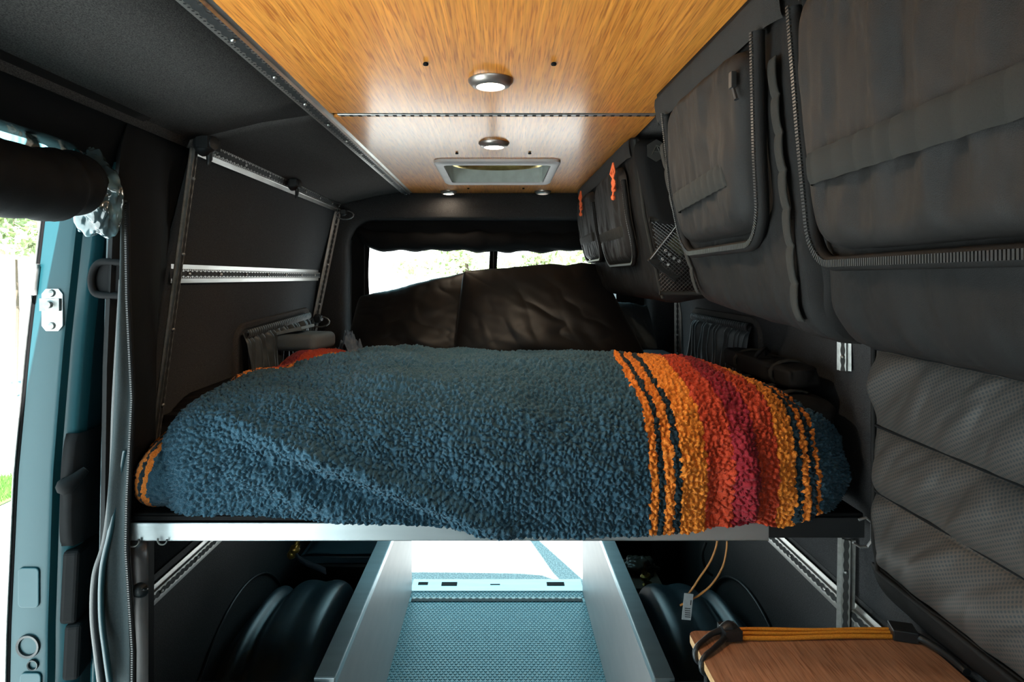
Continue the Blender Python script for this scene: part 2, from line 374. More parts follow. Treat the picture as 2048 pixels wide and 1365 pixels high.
# rear wall with the door opening, rounded corners
def rear_frame(y0, x0, x1, zt, rad, zb=-1.57, out=( -.97, .93, .45)):
    inner = [(x0, zb)]
    for i in range(9):
        t = PI-i*PI/16; inner.append((x0+rad+rad*math.cos(t), zt-rad+rad*math.sin(t)))
    for i in range(9):
        t = PI/2-i*PI/16; inner.append((x1-rad+rad*math.cos(t), zt-rad+rad*math.sin(t)))
    inner.append((x1, zb))
    oxl, oxr, oz = out
    outer = [(oxl, zb)]+[(oxl, zt-rad+ (oz-zt+rad)*i/8.) if i < 8 else (oxl, oz) for i in range(9)]
    k = [(oxr, oz) if i == 0 else (oxr, oz-(oz-zt+rad)*i/8.) for i in range(9)]
    outer += k+[(oxr, zb)]
    return inner, outer
inn, outr = rear_frame(YR, -.772, .75, .292, .14)
P = []
for (a, b), (c, d) in zip(inn, outr):
    cx_, cz_ = (c-a), (d-b); ln = max(1e-6, math.hypot(cx_, cz_)); ux, uz = cx_/ln, cz_/ln
    r_ = []
    for t in np.linspace(0, 1, 5):   # rolled lip
        an = t*PI/2; r_.append((a+ux*.035*(1-math.sin(PI/2-an)) , YR+.04+.035*(1-math.sin(an))-.035, b+uz*.035*(1-math.sin(PI/2-an))))
    r_.insert(0, (a, YR+.16, b)); r_.append((c, YR, d)); P.append(r_)
mb = MB().grid(np.array(P)); wrear = struct('wall_rear', mb, 'lining', smooth=True, auto=60, solid=.01)
# pillar between the door opening and the bed wall
mb = MB()
prof = [(-.805, .40), (-.835, .30), (-.855, .1), (-.868, -.2), (-.874, -.6), (-.876, -1.57)]
Pp = []
for (x_, z_) in prof:
    Pp.append([(x_-.025, 1.41, z_), (x_-.01, 1.398, z_), (x_, 1.42, z_), (x_-.012, 1.55, z_), (x_-.02, 1.61, z_), (wallx(z_, -1)-.002, 1.668, z_)])
mb.grid(np.array(Pp)); struct('trim_1', mb, 'black', smooth=True, auto=50, solid=.006)
# lower edge of the dark upholstered roof side above the sliding door
mb = MB(); Pp = []
for y_ in np.linspace(-1.3, 1.42, 60):
    dz = .0 if y_ < 1.25 else -.10*((y_-1.25)/.21)**2
    Pp.append([(-.795, y_, .366), (-.84, y_, .345), (-.868, y_, .315+dz*.6), (-.885, y_, .283+dz), (-.93, y_, .278+dz), (-.96, y_, .31)])
mb.grid(np.array(Pp)); struct('trim_2', mb, 'black', smooth=True, solid=.01)
# van outer shell
# (the side above the door opening is open below z=.3: cut the left run)
sh2 = MB()
sh2.grid(np.array([[(-.925, y, .30), (-.86, y, .50), (-.7, y, .56), (-.24, y, .592)] for y in (-1.35, 3.30)]))
sh2.grid(np.array([[(.22, y, .592), (.7, y, .56), (.86, y, .50), (.93, y, .32), (.97, y, .02)] for y in (-1.35, 3.30)])); sh2.grid(np.array([[(.97, y, .02), (1.0, y, -.42)] for y in (-.55, 3.30)])); sh2.grid(np.array([[(1.0, y, -.42), (1.0, y, -1.7)] for y in (-1.35, 3.30)]))
for ya, yb in ((-1.35, 2.26), (2.72, 3.30)): sh2.grid(np.array([[(-.24, y, .592), (-.01, y, .6), (.22, y, .592)] for y in (ya, yb)]))
sh2.grid(np.array([[(-.965, y, -1.7), (-.965, y, -.6), (-.965, y, -.2), (-.95, y, 0), (-.92, y, .30)] for y in (1.56, 3.30)]))
sh2.grid(np.array([[(x, -1.32, -1.6), (x, -1.32, -.40)] for x in (-.95, .95)])); sh2.grid(np.array([[(x, -1.32, .02), (x, -1.32, .56)] for x in (-.9, .9)]))  # unseen front end, its window gap narrowed to cut light on the bed
sh2.grid(np.array([[(-.97, y, -1.7), (-.97, y, 0), (-.925, y, .30)] for y in (-1.35, .08)]))
struct('wall_outer', sh2, 'teal', solid=.012)
mb = MB().box((-.90, -1.25, -1.5718), (.88, 1.56, -1.562)); o = obj('bounce_absorber', mb, 'lining', bevel=.003); props(o, 'dark sheet added on the unseen front floor to absorb bounced light', 'light absorber')  # unseen dark sheet, added to cut floor bounce onto the bed
# ground outside
gr = MB().box((-60, -30, -2.3), (60, 3.9, -2.22)); struct('ground_driveway', gr, 'concrete')
gr = MB().box((-60, 3.9, -2.3), (60, 90, -2.221)); struct('ground_road', gr, 'asphalt')

# ------------------------------------------------------------------ logistics tracks
def track(p0, p1, nrm, width, label, m='alu', pitch=.0254, holes=True, dash=False, group='aluminium logistics tracks', dot='slot', bolts=True):
    """flat flanges, two raised ribs and a scalloped groove, with rows of punched holes"""
    p0, p1 = Vector(p0), Vector(p1); d = (p1-p0); Ln = d.length; d.normalize()
    n = Vector(nrm).normalized(); n = (n-d*n.dot(d)).normalized(); s = d.cross(n)
    t = thing('logistics_track', label, 'track', tuple(p0), group)
    w_ = width/2
    rh = .0105 if not dash else .0045
    prof = [(-w_, 0), (-w_, .0025), (-w_*.52, .003), (-w_*.46, rh), (-w_*.24, rh), (-w_*.20, .004), (w_*.20, .004), (w_*.24, rh), (w_*.46, rh), (w_*.52, .003), (w_, .0025), (w_, 0)]
    mb = MB(); P = np.array([[list(p+s*a+n*b) for a, b in prof] for p in (p0, p1)]); mb.grid(P, wv=True)
    mb.f.append(tuple(range(12))); mb.f.append(tuple(range(12, 24))[::-1])
    obj('extrusion', mb, m, t)
    g = MB(); k = int(Ln/pitch)
    c0 = lambda q, a, b: p0+d*q+s*a+n*b
    # dark groove with scallops
    L_ = []; R_ = []
    nn = max(4, k*8)
    for i in range(nn+1):
        q = Ln*i/nn; r = w_*(.17+.16*abs(math.sin(PI*q/pitch)))
        L_.append(list(c0(q, -r, .0112))); R_.append(list(c0(q, r, .0112)))
    if dash:
        for i in range(k):
            a_, b_ = pitch*(i+.3), pitch*(i+.72); V = [list(c0(q, e, .0052)) for q, e in ((a_, -w_*.45), (b_, -w_*.45), (b_, w_*.45), (a_, w_*.45))]; g.add(V, [(0, 1, 2, 3)])
    else: g.grid(np.array([L_, R_]))
    obj('slot', g, dot, t)
    if holes:
        h = MB()
        for i in range(k*2):
            q = pitch/2*(i+.5)
            for a in (-.40, .40):
                V = [list(c0(q+.0026*math.cos(j*PI/4), w_*a*1.0+.0026*math.sin(j*PI/4), .0116)) for j in range(8)]
                h.add(V, [tuple(range(8))])
        o_ = obj('punched_hole', h, dot, t); o_['kind'] = 'stuff'
    if bolts:
        for i in range(int(Ln/.2)+1):
            q = min(.08+i*.2, Ln-.03); c = c0(q, 0, .0125)
            obj('bolt', MB().lathe([(0, .003), (.0042, .0028), (.0048, 0)], c, n, 10), m, t, smooth=True)
    return t
# ceiling long rail (left edge of the bamboo)
track((-.462, -.2, .4225), (-.462, 3.14, .4225), (.06, 0, -1), .056, 'long perforated metal track along the left edge of the bamboo ceiling', pitch=.0254)
track((-.418, 1.615, .4225), (.40, 1.615, .4225), (0, 0, -1), .032, 'slotted metal track running crosswise over the bamboo ceiling', pitch=.0225, holes=False, dash=True, bolts=False)
track((-.800, 1.66, .352), (-.800, 3.09, .352), (1, 0, -.28), .058, 'slanting perforated metal track along the top of the left side wall')
track((-.892, 1.69, .010), (-.892, 3.06, .010), (1, 0, 0), .052, 'pale perforated metal track across the middle of the left side wall')
track((-.806, 1.645, .34), (-.925, 1.645, -.55), (.93, -.35, 0), .026, 'upright scalloped metal track at the near end of the left side wall', m='alu_dark', holes=False)
track((-.802, 3.10, .34), (-.922, 3.085, -.27), (.55, -.85, 0), .034, 'upright slotted metal track at the far end of the left side wall', holes=False)
track((-.921, 1.60, -.845), (-.921, 3.10, -.845), (1, 0, .1), .05, 'cream scalloped metal track low on the left wall under the bed', holes=False, m='alu')
track((.885, 1.40, -.840), (.885, 3.10, -.840), (-1, 0, .1), .055, 'white scalloped metal track low on the right wall under the bed', holes=False, m='alu')
track((.868, 1.575, -.12), (.868, 1.575, -.235), (-.7, -.6, 0), .034, 'short upright metal track on the right wall above the black bags', holes=False, m='alu_dark')
track((.868, 1.565, -.655), (.855, 1.565, -1.50), (-.5, -.85, 0), .040, 'upright galvanised metal track below the right end of the bed', holes=False, m='alu_dark')
track((.868, 3.05, .0), (.868, 3.05, -.40), (-.4, -.9, 0), .034, 'upright metal track behind the pillows at the right rear corner', holes=False, m='alu_dark')

# tie-down clips on the left wall
def clip(c, label, hookdir, big=1.0, loop=False):
    t = thing('tie_down_clip', label, 'clip', c, 'black clips on the left wall tracks')
    c = Vector(c); mb = MB()
    mb.lathe([(0, .026*big), (.009*big, .025*big), (.012*big, .018*big), (.016*big, .014*big), (.017*big, .004*big), (.012*big, 0)], c, (1, -.3, 0), 16)
    mb.obox(c+Vector((.012, 0, .0))*big, (0, 1, 0), (1, 0, 0), (0, 0, 1), .020*big, .008*big, .008*big)
    obj('knob', mb, 'black_pl', t, smooth=True, auto=40)
    mb = MB()
    if loop:
        pts = [c+Vector((.02, -.005, 0))+Vector((.022*math.sin(a)*1.6, 0, -.012+.018*math.cos(a)))*big for a in np.linspace(0, 2*PI, 14)[:-1]]
        mb.tube(pts, .003*big, 6, closed=True); obj('wire_loop', mb, 'alu_dark', t, smooth=True)
    else:
        hd = Vector(hookdir)
        pts = [c+Vector((.022, -.004, -.004)), c+Vector((.026, -.006, -.02))+hd*.3, c+Vector((.024, -.006, -.035))+hd*.8, c+Vector((.018, -.004, -.048))+hd]
        mb.tube(pts, [.006*big, .005*big, .0045*big, .002*big], 8); obj('lever', mb, 'black_pl', t, smooth=True)
clip((-.795, 1.655, .352), 'black clip at the near top corner of the left wall track', (0, .012, -.004), 1.9)
clip((-.785, 2.34, .350), 'black clip halfway along the slanting top left track', (0, .012, -.004), 1.6)
clip((-.775, 3.05, .318), 'black clip with wire loop at the far top corner of left wall', (0, 0, 0), 1.2, True)
clip((-.900, 3.05, -.20), 'black clip with wire loop low on the far upright track', (0, 0, 0), 1.4, True)

# ------------------------------------------------------------------ puck lights
def puck(x, y, on, label, tint=(1, .80, .58), power=3.0, sc=1.0):
    t = thing('puck_light', label, 'ceiling light', (x, y, .42), 'round recessed puck lights')
    mb = MB().lathe([(.0001, .420), (.048*sc, .4195), (.048*sc, .4165), (.040*sc, .4075), (.032*sc, .4045), (.0305*sc, .4045), (.0300*sc, .4075), (.0001, .4080)], (x, y, 0), n=40)
    obj('bezel', mb, 'nickel', t, smooth=True, auto=50)
    mb = MB().lathe([(.0298*sc, .4078), (.0297*sc, .4055), (.022*sc, .4035), (.0001, .4028)], (x, y, 0), n=32)
    obj('lens', mb, 'lens' if on else 'lens_dim', t, smooth=True)
    if on:
        ld = bpy.data.lights.new('puck_lamp', 'AREA'); ld.shape = 'DISK'; ld.size = .05*sc; ld.energy = power; ld.color = tint
        lo = bpy.data.objects.new('puck_lamp', ld); C.objects.link(lo); lo.parent = t; lo.location = (0, 0, -.021)
puck(-.020, 1.33, True, 'lit round ceiling light nearest the camera, in the front bamboo panel')
puck(-.019, 1.95, True, 'lit round ceiling light between the cross track and the roof vent')
puck(-.250, 3.04, True, 'lit round ceiling light left of the two behind the roof vent', power=.5, sc=.85)
puck(.208, 3.04, False, 'dim round ceiling light right of the two behind the roof vent', sc=.85)

# ------------------------------------------------------------------ roof vent
t = thing('roof_vent', 'square white roof vent with amber fan ring in the bamboo ceiling', 'roof vent', (-.01, 2.49, .42))
def rrect(x0, x1, y0, y1, r, n=6):
    pts = []
    for cx_, cy_, a0 in ((x1-r, y1-r, 0), (x0+r, y1-r, PI/2), (x0+r, y0+r, PI), (x1-r, y0+r, 1.5*PI)):
        for i in range(n+1):
            a = a0+i*PI/2/n; pts.append((cx_+r*math.cos(a), cy_+r*math.sin(a)))
    return pts
o1 = rrect(-.238, .218, 2.215, 2.755, .035); o2 = rrect(-.228, .208, 2.228, 2.742, .030); o3 = rrect(VX0, VX1, VY0, VY1, .02)
mb = MB(); P = np.array([[(x, y, .420) for x, y in o1], [(x, y, .411) for x, y in o1], [(x, y, .405) for x, y in o2], [(x, y, .405) for x, y in o3], [(x, y, .440) for x, y in o3]]); mb.grid(P, wv=True)
obj('frame', mb, 'white_pl', t, smooth=True, auto=30)
o4 = rrect(VX0+.004, VX1-.004, VY0+.004, VY1-.004, .02); mb = MB(); P = np.array([[(x, y, .408) for x, y in o4], [(x, y, .60) for x, y in o4]]); mb.grid(P, wv=True)
obj('well', mb, mat('vent_well', (.62, .66, .62), .35, 0, coat=.5), t, smooth=True, auto=30)
lidm = mat('amber_lid', (.75, .50, .20), .4, 0)
N_l, L_l, b_l = nodes_of(lidm); tb = N_l.new('ShaderNodeBsdfTranslucent'); tb.inputs[0].default_value = (.11, .11, .10, 1); L_l.new(tb.outputs[0], N_l['Material Output'].inputs[0])
mb = MB().poly([(x, y, .603) for x, y in rrect(VX0-.03, VX1+.03, VY0-.03, VY1+.03, .03)], (0, 0, .003)); obj('lid', mb, lidm, t)
mb = MB(); A_ = np.linspace(0, 2*PI, 49)[:-1]
ringp = lambda r, z: [(-.01+.178*r*math.cos(a), 2.425+.128*r*math.sin(a), z) for a in A_]
mb.grid(np.array([ringp(.90, .452), ringp(.94, .442), ringp(1.0, .437), ringp(1.05, .441), ringp(1.06, .47), ringp(1.0, .485)]), wv=True)
for i in range(9):
    a = i*2*PI/9; mb.obox(Vector((-.01+.085*math.cos(a), 2.425+.058*math.sin(a), .478)), (math.cos(a), math.sin(a), 0), (-math.sin(a)*.8, math.cos(a)*.8, .6), (0, 0, 1), .062, .026, .002)
obj('fan', mb, 'gold', t, smooth=True, auto=30)

# ------------------------------------------------------------------ rear opening: shade, zip strips
t = thing('roller_blind', 'black rolled-up fabric shade over the rear opening above the pillows', 'blind', (0, 3.2, .12))
mb = MB(); nu, nv = 120, 24
U = np.linspace(-.735, .76, nu)[:, None]; A = np.linspace(0, 2*PI, nv+1)[None, :-1]
rad = .052+.006*fbm(U*9, np.cos(A)*1.5, k=3)+.004*np.sin(U*40)
endl = np.clip((U+.735)/.06, 0, 1)**.5; rad = rad*(.35+.65*endl)
zc = .185+.055*(1-np.clip((U+.735)/.14, 0, 1))**2
P = np.stack([U+0*A, 3.205+rad*.8*np.cos(A), zc+rad*np.sin(A)], -1); mb.grid(P, wv=True)
obj('roll', mb, 'black', t, smooth=True)
mb = MB(); U = np.linspace(-.79, .78, 80)[:, None]; V = np.linspace(0, 1, 10)[None, :]
P = np.stack([U+0*V, 3.19+.012*fbm(U*6, V*2, k=9), .33-.14*V+0*U], -1); mb.grid(P)
obj('top_flap', mb, 'black', t, smooth=True)
for xa, xb, nm in ((-.80, -.678, 1), (-.054, -.014, 2), (.60, .80, 3)):
    mb = MB(); U = np.linspace(0, 1, 8)[:, None]; V = np.linspace(0, 1, 40)[None, :]
    P = np.stack([xa+(xb-xa)*U+.003*np.sin(V*14), 3.235+.004*np.sin(U*PI)+0*V, .27-.75*V+0*U], -1); mb.grid(P)
    s_ = obj('side_strip' if nm != 2 else 'centre_strip', mb, 'black', t, smooth=True, solid=.004)
for xz in (-.700, -.034):
    mb = MB()
    for i in range(150):
        z = .22-i*.004; mb.box((xz-.0022, 3.224, z), (xz+.0022, 3.229, z+.0022))
    obj('zipper_teeth', mb, 'zip', t)
# lower cargo screen either side of the aisle
mb = MB().box((-.80, 3.13, -1.57), (-.475, 3.15, -.62)).box((.445, 3.13, -1.57), (.80, 3.15, -.62)); struct('trim_3', mb, 'black')

# ------------------------------------------------------------------ storage bags
def profX(tbl):
    ys = [t_[0] for t_ in tbl]
    def f(y, z):
        cols = [np.interp(z, [-.09, -.04, .18, .42], [q[3], q[2], q[1], q[0]]) for _, q in tbl]
        y = np.asarray(y, float); 
        if len(cols) == 1: return cols[0]+0*y
        tt = np.clip((y-ys[0])/(ys[1]-ys[0]), 0, 1); return cols[0]*(1-tt)+cols[1]*tt
    return f
def bag_body(name, f, y0, y1, zb0, zb1, parent, seed, wr=.006, m='nylon', cp_=1.0):
    """y0 near end, y1 far end"""
    ny = max(30, int((y1-y0)/.008)); nz = 60
    Y = np.linspace(y0, y1, ny)[:, None]; tt = (Y-y0)/(y1-y0)
    zb = zb0+(zb1-zb0)*tt
    T = np.linspace(0, 1, nz)[None, :]
    Z = .413-(.413-zb)*T
    X = f(Y, Z)
    crn = np.clip((T-.90)/.10, 0, 1); X = X+.035*(1-np.sqrt(np.maximum(0, 1-crn**2)))
    wv = fbm(Y*10+T*2, T*3, k=seed)*wr+ wr*.8*np.abs(fbm(Y*26+T*3, T*4, k=seed+3))*sstep(.3, .9, T)
    X = X-wv*sstep(0, .12, T)
    endr = .02*(1-np.sqrt(np.clip(1-np.clip(1-np.minimum(Y-y0, y1-Y)/.02, 0, 1)**2, 0, 1)))
    X = X+endr
    front = np.stack([X, Y+0*T, Z+0*Y], -1)
    rest = []
    for i in range(1, 9): rest.append(np.stack([f(Y, zb)[:, 0]+.035+(.79-f(Y, zb)[:, 0]-.035)*i/8, Y[:, 0], zb[:, 0]+.02*math.sin(PI*i/8)-.004], -1))
    for i in range(1, 9): rest.append(np.stack([(.79-.02*i/8)+0*Y[:, 0], Y[:, 0], zb[:, 0]+(.325-zb[:, 0])*i/8], -1))
    for i in range(1, 8): q = i/8; rest.append(np.stack([(.77+(.42-.77)*q)+0*Y[:, 0], Y[:, 0], .325+(.405-.325)*q**.7+0*Y[:, 0]], -1))
    P = np.concatenate([front, np.stack(rest, 1)], 1)
    mb = MB().grid(P, wv=True)
    for e, sg in ((0, -1), (-1, 1)):
        ring = P[e]; c = ring.mean(0); K = []
        for k_, bz in ((1, 0), (.93, .018), (.8, .026), (.5, .032), (.02, .034)):
            q = c+(ring-c)*k_; q = q.copy(); q[:, 1] += sg*bz*cp_; K.append(q)
        mb.grid(np.array(K), wv=True)
    o = obj(name, mb, m, parent, smooth=True)
    return o
def patch(name, f, ya, yb, za, zb, h, parent, m, seed, rnd=4.0, nu=90, nv=110, wr=.004, skew=0.0, pl=0):
    """puffed pocket with rounded corners; ya far, yb near. skew lets it lean"""
    a = np.linspace(-1, 1, nu)[:, None]; b = np.linspace(-1, 1, nv)[None, :]
    # square -> superellipse
    r = (np.abs(a)**rnd+np.abs(b)**rnd)**(1/rnd); mx = np.maximum(np.abs(a), np.abs(b)); k = np.where(r > 1e-6, mx/np.maximum(r, 1e-6), 1)
    A = a*k; B = b*k
    Z = (za+zb)/2+(za-zb)/2*B; Y = (ya+yb)/2+(yb-ya)/2*A+skew*B
    edge = np.clip((1-mx)/.16, 0, 1)
    off = h*(np.sqrt(1-(1-edge)**2))
    wv = wr*fbm(Y*28+Z*4, Z*5, k=seed)*edge+wr*.9*np.maximum(0, fbm(Y*11-Z*6, Z*8, k=seed+2))*edge
    if pl: wv = wv+pl*np.abs(np.sin(Y*95+fbm(Y*7, Z*3, k=seed)*2))*edge
    X = f(Y, Z)-.006-off-wv
    mb = MB().grid(np.stack([X, Y, Z], -1))
    return obj(name, mb, m, parent, smooth=True)
def surf_path(f, pts, off):
    return [(float(f(y, z))-off, y, z) for y, z in pts]
def zipper(f, ya, yb, za, zb, parent, off=.012, skew=0, start=0.0, r=.0045, rnd=.07, top=True, tr=None):
    # U path: far side down, along the bottom, up the near side
    pts = []
    n = 24; sgn = 1 if yb > ya else -1; R_ = rnd
    zm = (za+zb)/2; hz = (za-zb)/2; sk = lambda z: skew*((z-zm)/hz)
    for i in range(n): z = za+(zb+R_-za)*i/n; pts.append((ya+sk(z), z))
    for i in range(13): a = i/12*PI/2; z = zb+R_-R_*math.sin(a); pts.append((ya+sgn*(R_-R_*math.cos(a))+sk(z), z))
    for i in range(1, n): pts.append((ya+sgn*R_+(yb-ya-sgn*2*R_)*i/n-skew, zb))
    for i in range(13): a = i/12*PI/2; z = zb+R_-R_*math.cos(a); pts.append((yb-sgn*(R_-R_*math.sin(a))+sk(z), z))
    for i in range(1, n+1): z = zb+R_+(za-zb-R_)*i/n; pts.append((yb+sk(z), z))
    P3 = [Vector(p) for p in surf_path(f, pts, off)]
    mb = MB().tube(P3, r*2.1, 10, flat=1.0); zo = obj('zipper', mb, 'nylon', parent, smooth=True)
    mb = MB(); acc = 0; step = .0052 if tr is None else tr
    for a, b in zip(P3[:-1], P3[1:]):
        L_ = (b-a).length; d = (b-a).normalized(); 
        while acc < L_:
            c = a+d*acc; sd = d.cross(Vector((-1, 0, 0))).normalized()
            mb.obox(c+Vector((-r*1.9, 0, 0)), tuple(sd), tuple(d), (1, 0, 0), r*.95, step*.30, r*.5); acc += step
        acc -= L_
    obj('zipper_teeth', mb, 'zip', zo)
    return P3
def band(f, ya, yb, z, h, parent, off, m='webbing', nm='elastic_band', slope=0, amp=.0025, freq=260):
    Y = np.linspace(ya, yb, 120)[:, None]; V = np.linspace(-1, 1, 7)[None, :]
    zz = z+slope*(Y-ya)/(yb-ya)
    Z = zz+V*h/2; off = off*np.sqrt(np.clip(np.minimum(np.abs(Y-ya), np.abs(Y-yb))/.03, .02, 1)); X = f(Y, Z)-off-amp*np.abs(np.sin(Y*freq*.5+fbm(Y*8, Y*0, k=4)))-.003*(1-V**4)
    obj(nm, MB().grid(np.stack([X, Y+0*V, Z], -1)), m, parent, smooth=True)
def molle(f, y, za, zb, parent, wd=.024, n=8, off=.008, lean=0.0, m='webbing'):
    V = np.linspace(0, 1, n*10+1)[:, None]; U = np.linspace(-1, 1, 4)[None, :]
    Z = za+(zb-za)*V+0*U; bump = .0035*np.abs(np.sin(V*n*PI))**.5
    Y = y+lean*V+U*wd/2*(1+.05*np.sin(V*n*PI*2)); X = f(Y, Z)-off-bump
    obj('webbing_loops', MB().grid(np.stack([X, Y, Z], -1)), m, parent, smooth=True, solid=.002)

f1 = profX([(1.83, (.385, .415, .462, .480)), (2.98, (.372, .405, .455, .470))])
f2 = profX([(.81, (.372, .392, .412, .425)), (1.44, (.352, .392, .452, .470))])
f3 = profX([(.25, (.345, .365, .372, .385)), (.80, (.376, .395, .416, .428))])
b1 = thing('storage_bag', 'black hanging bag farthest back on the right, with two orange cord pulls', 'bag', (.63, 2.4, -.09), 'black storage bags hanging on the right')
bag_body('body', f1, 1.84, 2.96, -.075, -.07, b1, 11, wr=.006)
band(f1, 1.86, 2.95, .382, .05, b1, .010, 'velcro', 'top_band', amp=.0006, freq=40)
patch('pocket', f1, 2.94, 2.50, .355, .075, .022, b1, 'nylon_pocket', 21, rnd=6, nu=60, nv=70, wr=.005, pl=.003)
zipper(f1, 2.945, 2.50, .30, .072, b1, off=.020, rnd=.07, tr=.007, r=.0035)
band(f1, 2.93, 2.52, .165, .035, b1, .034)
patch('pocket', f1, 2.42, 1.93, .355, .045, .024, b1, 'nylon_pocket', 27, rnd=6, nu=60, nv=70, wr=.005, pl=.002)
zipper(f1, 2.42, 1.92, .30, .042, b1, off=.020, rnd=.08, tr=.007, r=.0035)
band(f1, 2.40, 1.96, .145, .035, b1, .036)
# near end panel of the far bag
EY = 1.84-.034
t0 = b1
mb = MB(); a = np.linspace(-1, 1, 50)[:, None]; b = np.linspace(-1, 1, 50)[None, :]
r = (np.abs(a)**7+np.abs(b)**7)**(1/7); mx = np.maximum(abs(a), abs(b)); k = np.where(r > 1e-6, mx/np.maximum(r, 1e-6), 1)
A, B = a*k, b*k; Zp = .265+.135*B; Xp = .56+.155*A+(-.03*B)
mb.grid(np.stack([Xp, EY-.008-.022*np.sqrt(np.clip((1-mx)/.15, 0, 1)), Zp+0*A], -1)); obj('end_panel', mb, 'black', b1, smooth=True)
mb = MB()
ptsr = [(float(f1(1.83, z)) + .004, EY+.006, z) for z in np.linspace(.40, -.06, 30)]
mb.tube(ptsr, .0055, 8); obj('piping', mb, 'webbing', b1, smooth=True)
hx, hz, hy = .450, .372, EY-.033
hx, _, hz = px(1313, 301, hy)
mb = MB(); hexp = [(hx+.030*math.sin(i*PI/3), hy, hz+.032*math.cos(i*PI/3)) for i in range(6)]; mb.poly(hexp, (0, .006, 0))
em = obj('emblem', mb, mat('emblem_rubber', (.020, .020, .018), .7, 0), b1)
mb = MB()
for q0, q1 in (((-.013, -.013), (0, .015)), ((.013, -.013), (0, .015)), ((-.009, -.003), (.010, -.003)), ((0, .015), (.016, .006))):
    mb.tube([(hx+q0[0], hy-.001, hz+q0[1]), (hx+q1[0], hy-.001, hz+q1[1])], .0014, 6)
obj('emblem_mark', mb, mat('emblem_mark', (.045, .043, .036), .6, 0), em)
# mesh pocket on the end panel
mb = MB()
mx0, mx1, mz0, mz1 = .445, .700, -.045, .165
def mp_(u, v):
    b_ = .045*math.sin(PI*min(1, max(0, v*.85+.05)))*(.6+.4*math.sin(PI*u)); return (mx0+.0+(mx1-mx0)*u+.03*(1-v)-.018, EY-.010-b_, mz0+(mz1-mz0)*v)
step = .0085
nd = 40
for k in range(-nd, nd*2):
    for sg in (1, -1):
        pts = []
        for i in range(31):
            v = i/30; u = (k*.045+sg*v*.82)
            if 0 <= u <= 1: pts.append(mp_(u, v))
        if len(pts) > 1: mb.tube(pts, .00085, 4, caps=False)
obj('mesh_pocket', mb, 'zip', b1)
for v_b, r_b in ((1.0, .0075), (0.0, .006)): obj('mesh_binding', MB().tube([mp_(u, v_b) for u in np.linspace(0, 1, 20)], r_b, 8), 'webbing', b1, smooth=True)
# packaged gadget inside the mesh pocket
cx_, cy_, cz_ = px(1352, 505, EY-.030)
t = thing('packaged_gadget', 'small black packaged gadget with olive square panel inside mesh pocket', 'package', (cx_, cy_, cz_-.06))
Rm = Matrix.Rotation(math.radians(38), 4, 'Y'); c = Vector((cx_, cy_, cz_))
ax = (Rm @ Vector((1, 0, 0))); az = (Rm @ Vector((0, 0, 1)))
mb = MB().obox(c, tuple(ax), (0, 1, 0), tuple(az), .050, .008, .070); obj('box', mb, mat('gadget_black', (.015, .015, .015), .25, 0), t, bevel=.002)
mb = MB().obox(c+az*.022-ax*.010+Vector((0, -.0085, 0)), tuple(ax), (0, 1, 0), tuple(az), .026, .0006, .024); obj('square_panel', mb, 'hatch', t)
mb = MB()
for i, (u_, v_) in enumerate(((-.028, -.016), (-.012, -.018), (.004, -.018), (.020, -.016), (-.020, -.040), (.002, -.042))):
    cc = c+ax*u_+az*v_+Vector((0, -.0088, 0)); mb.lathe([(.0001, .0006), (.0045, .0006), (.0048, 0)], cc, (0, -1, 0), 10)
mb.obox(c-ax*.047+Vector((0, -.0088, 0)), tuple(ax), (0, 1, 0), tuple(az), .0012, .0004, .062); mb.obox(c+az*.064-ax*.01+Vector((0, -.0088, 0)), tuple(ax), (0, 1, 0), tuple(az), .034, .0004, .0014)
obj('printed_marks', mb, 'label', t)
# orange pulls
def pull(y, z0, z1, seed):
    Rr = random.Random(seed); mb = MB(); x0 = float(f1(y, (z0+z1)/2))-.040
    nx_ = z0-(z0-z1)*.68
    for k in range(3):
        o_ = (k-1)*.010
        pts = [(x0, y, z0), (x0-.004+o_*.3, y-.012-o_*2.2, z0-(z0-nx_)*.4), (x0-.003-o_*.2, y-.02+o_*1.5, z0-(z0-nx_)*.75), (x0, y-.012+o_*.5, nx_)]
        mb.tube(pts, .0032, 7)
    # knots and tails
    mb.lathe([(.0001, .010), (.007, .007), (.0085, 0), (.007, -.007), (.0001, -.010)], (x0, y-.012, nx_), (0, .2, 1), 12)
    mb.tube([(x0, y-.012, nx_), (x0-.002, y-.004, nx_-.022), (x0, y-.012, z1+.012)], .0033, 7)
    mb.lathe([(.0001, .009), (.006, .006), (.0075, 0), (.006, -.006), (.0001, -.009)], (x0-.001, y-.006, nx_-.026), (0, .2, 1), 12)
    mb.tube([(x0, y-.03, nx_+.016), (x0-.004, y-.036, nx_-.004)], .0033, 7)
    obj('cord_pull', mb, 'orange', b1, smooth=True)['label'] = 'knotted bright orange cord pull'
pull(2.70, .372, .262, 1); pull(1.98, .362, .238, 2)

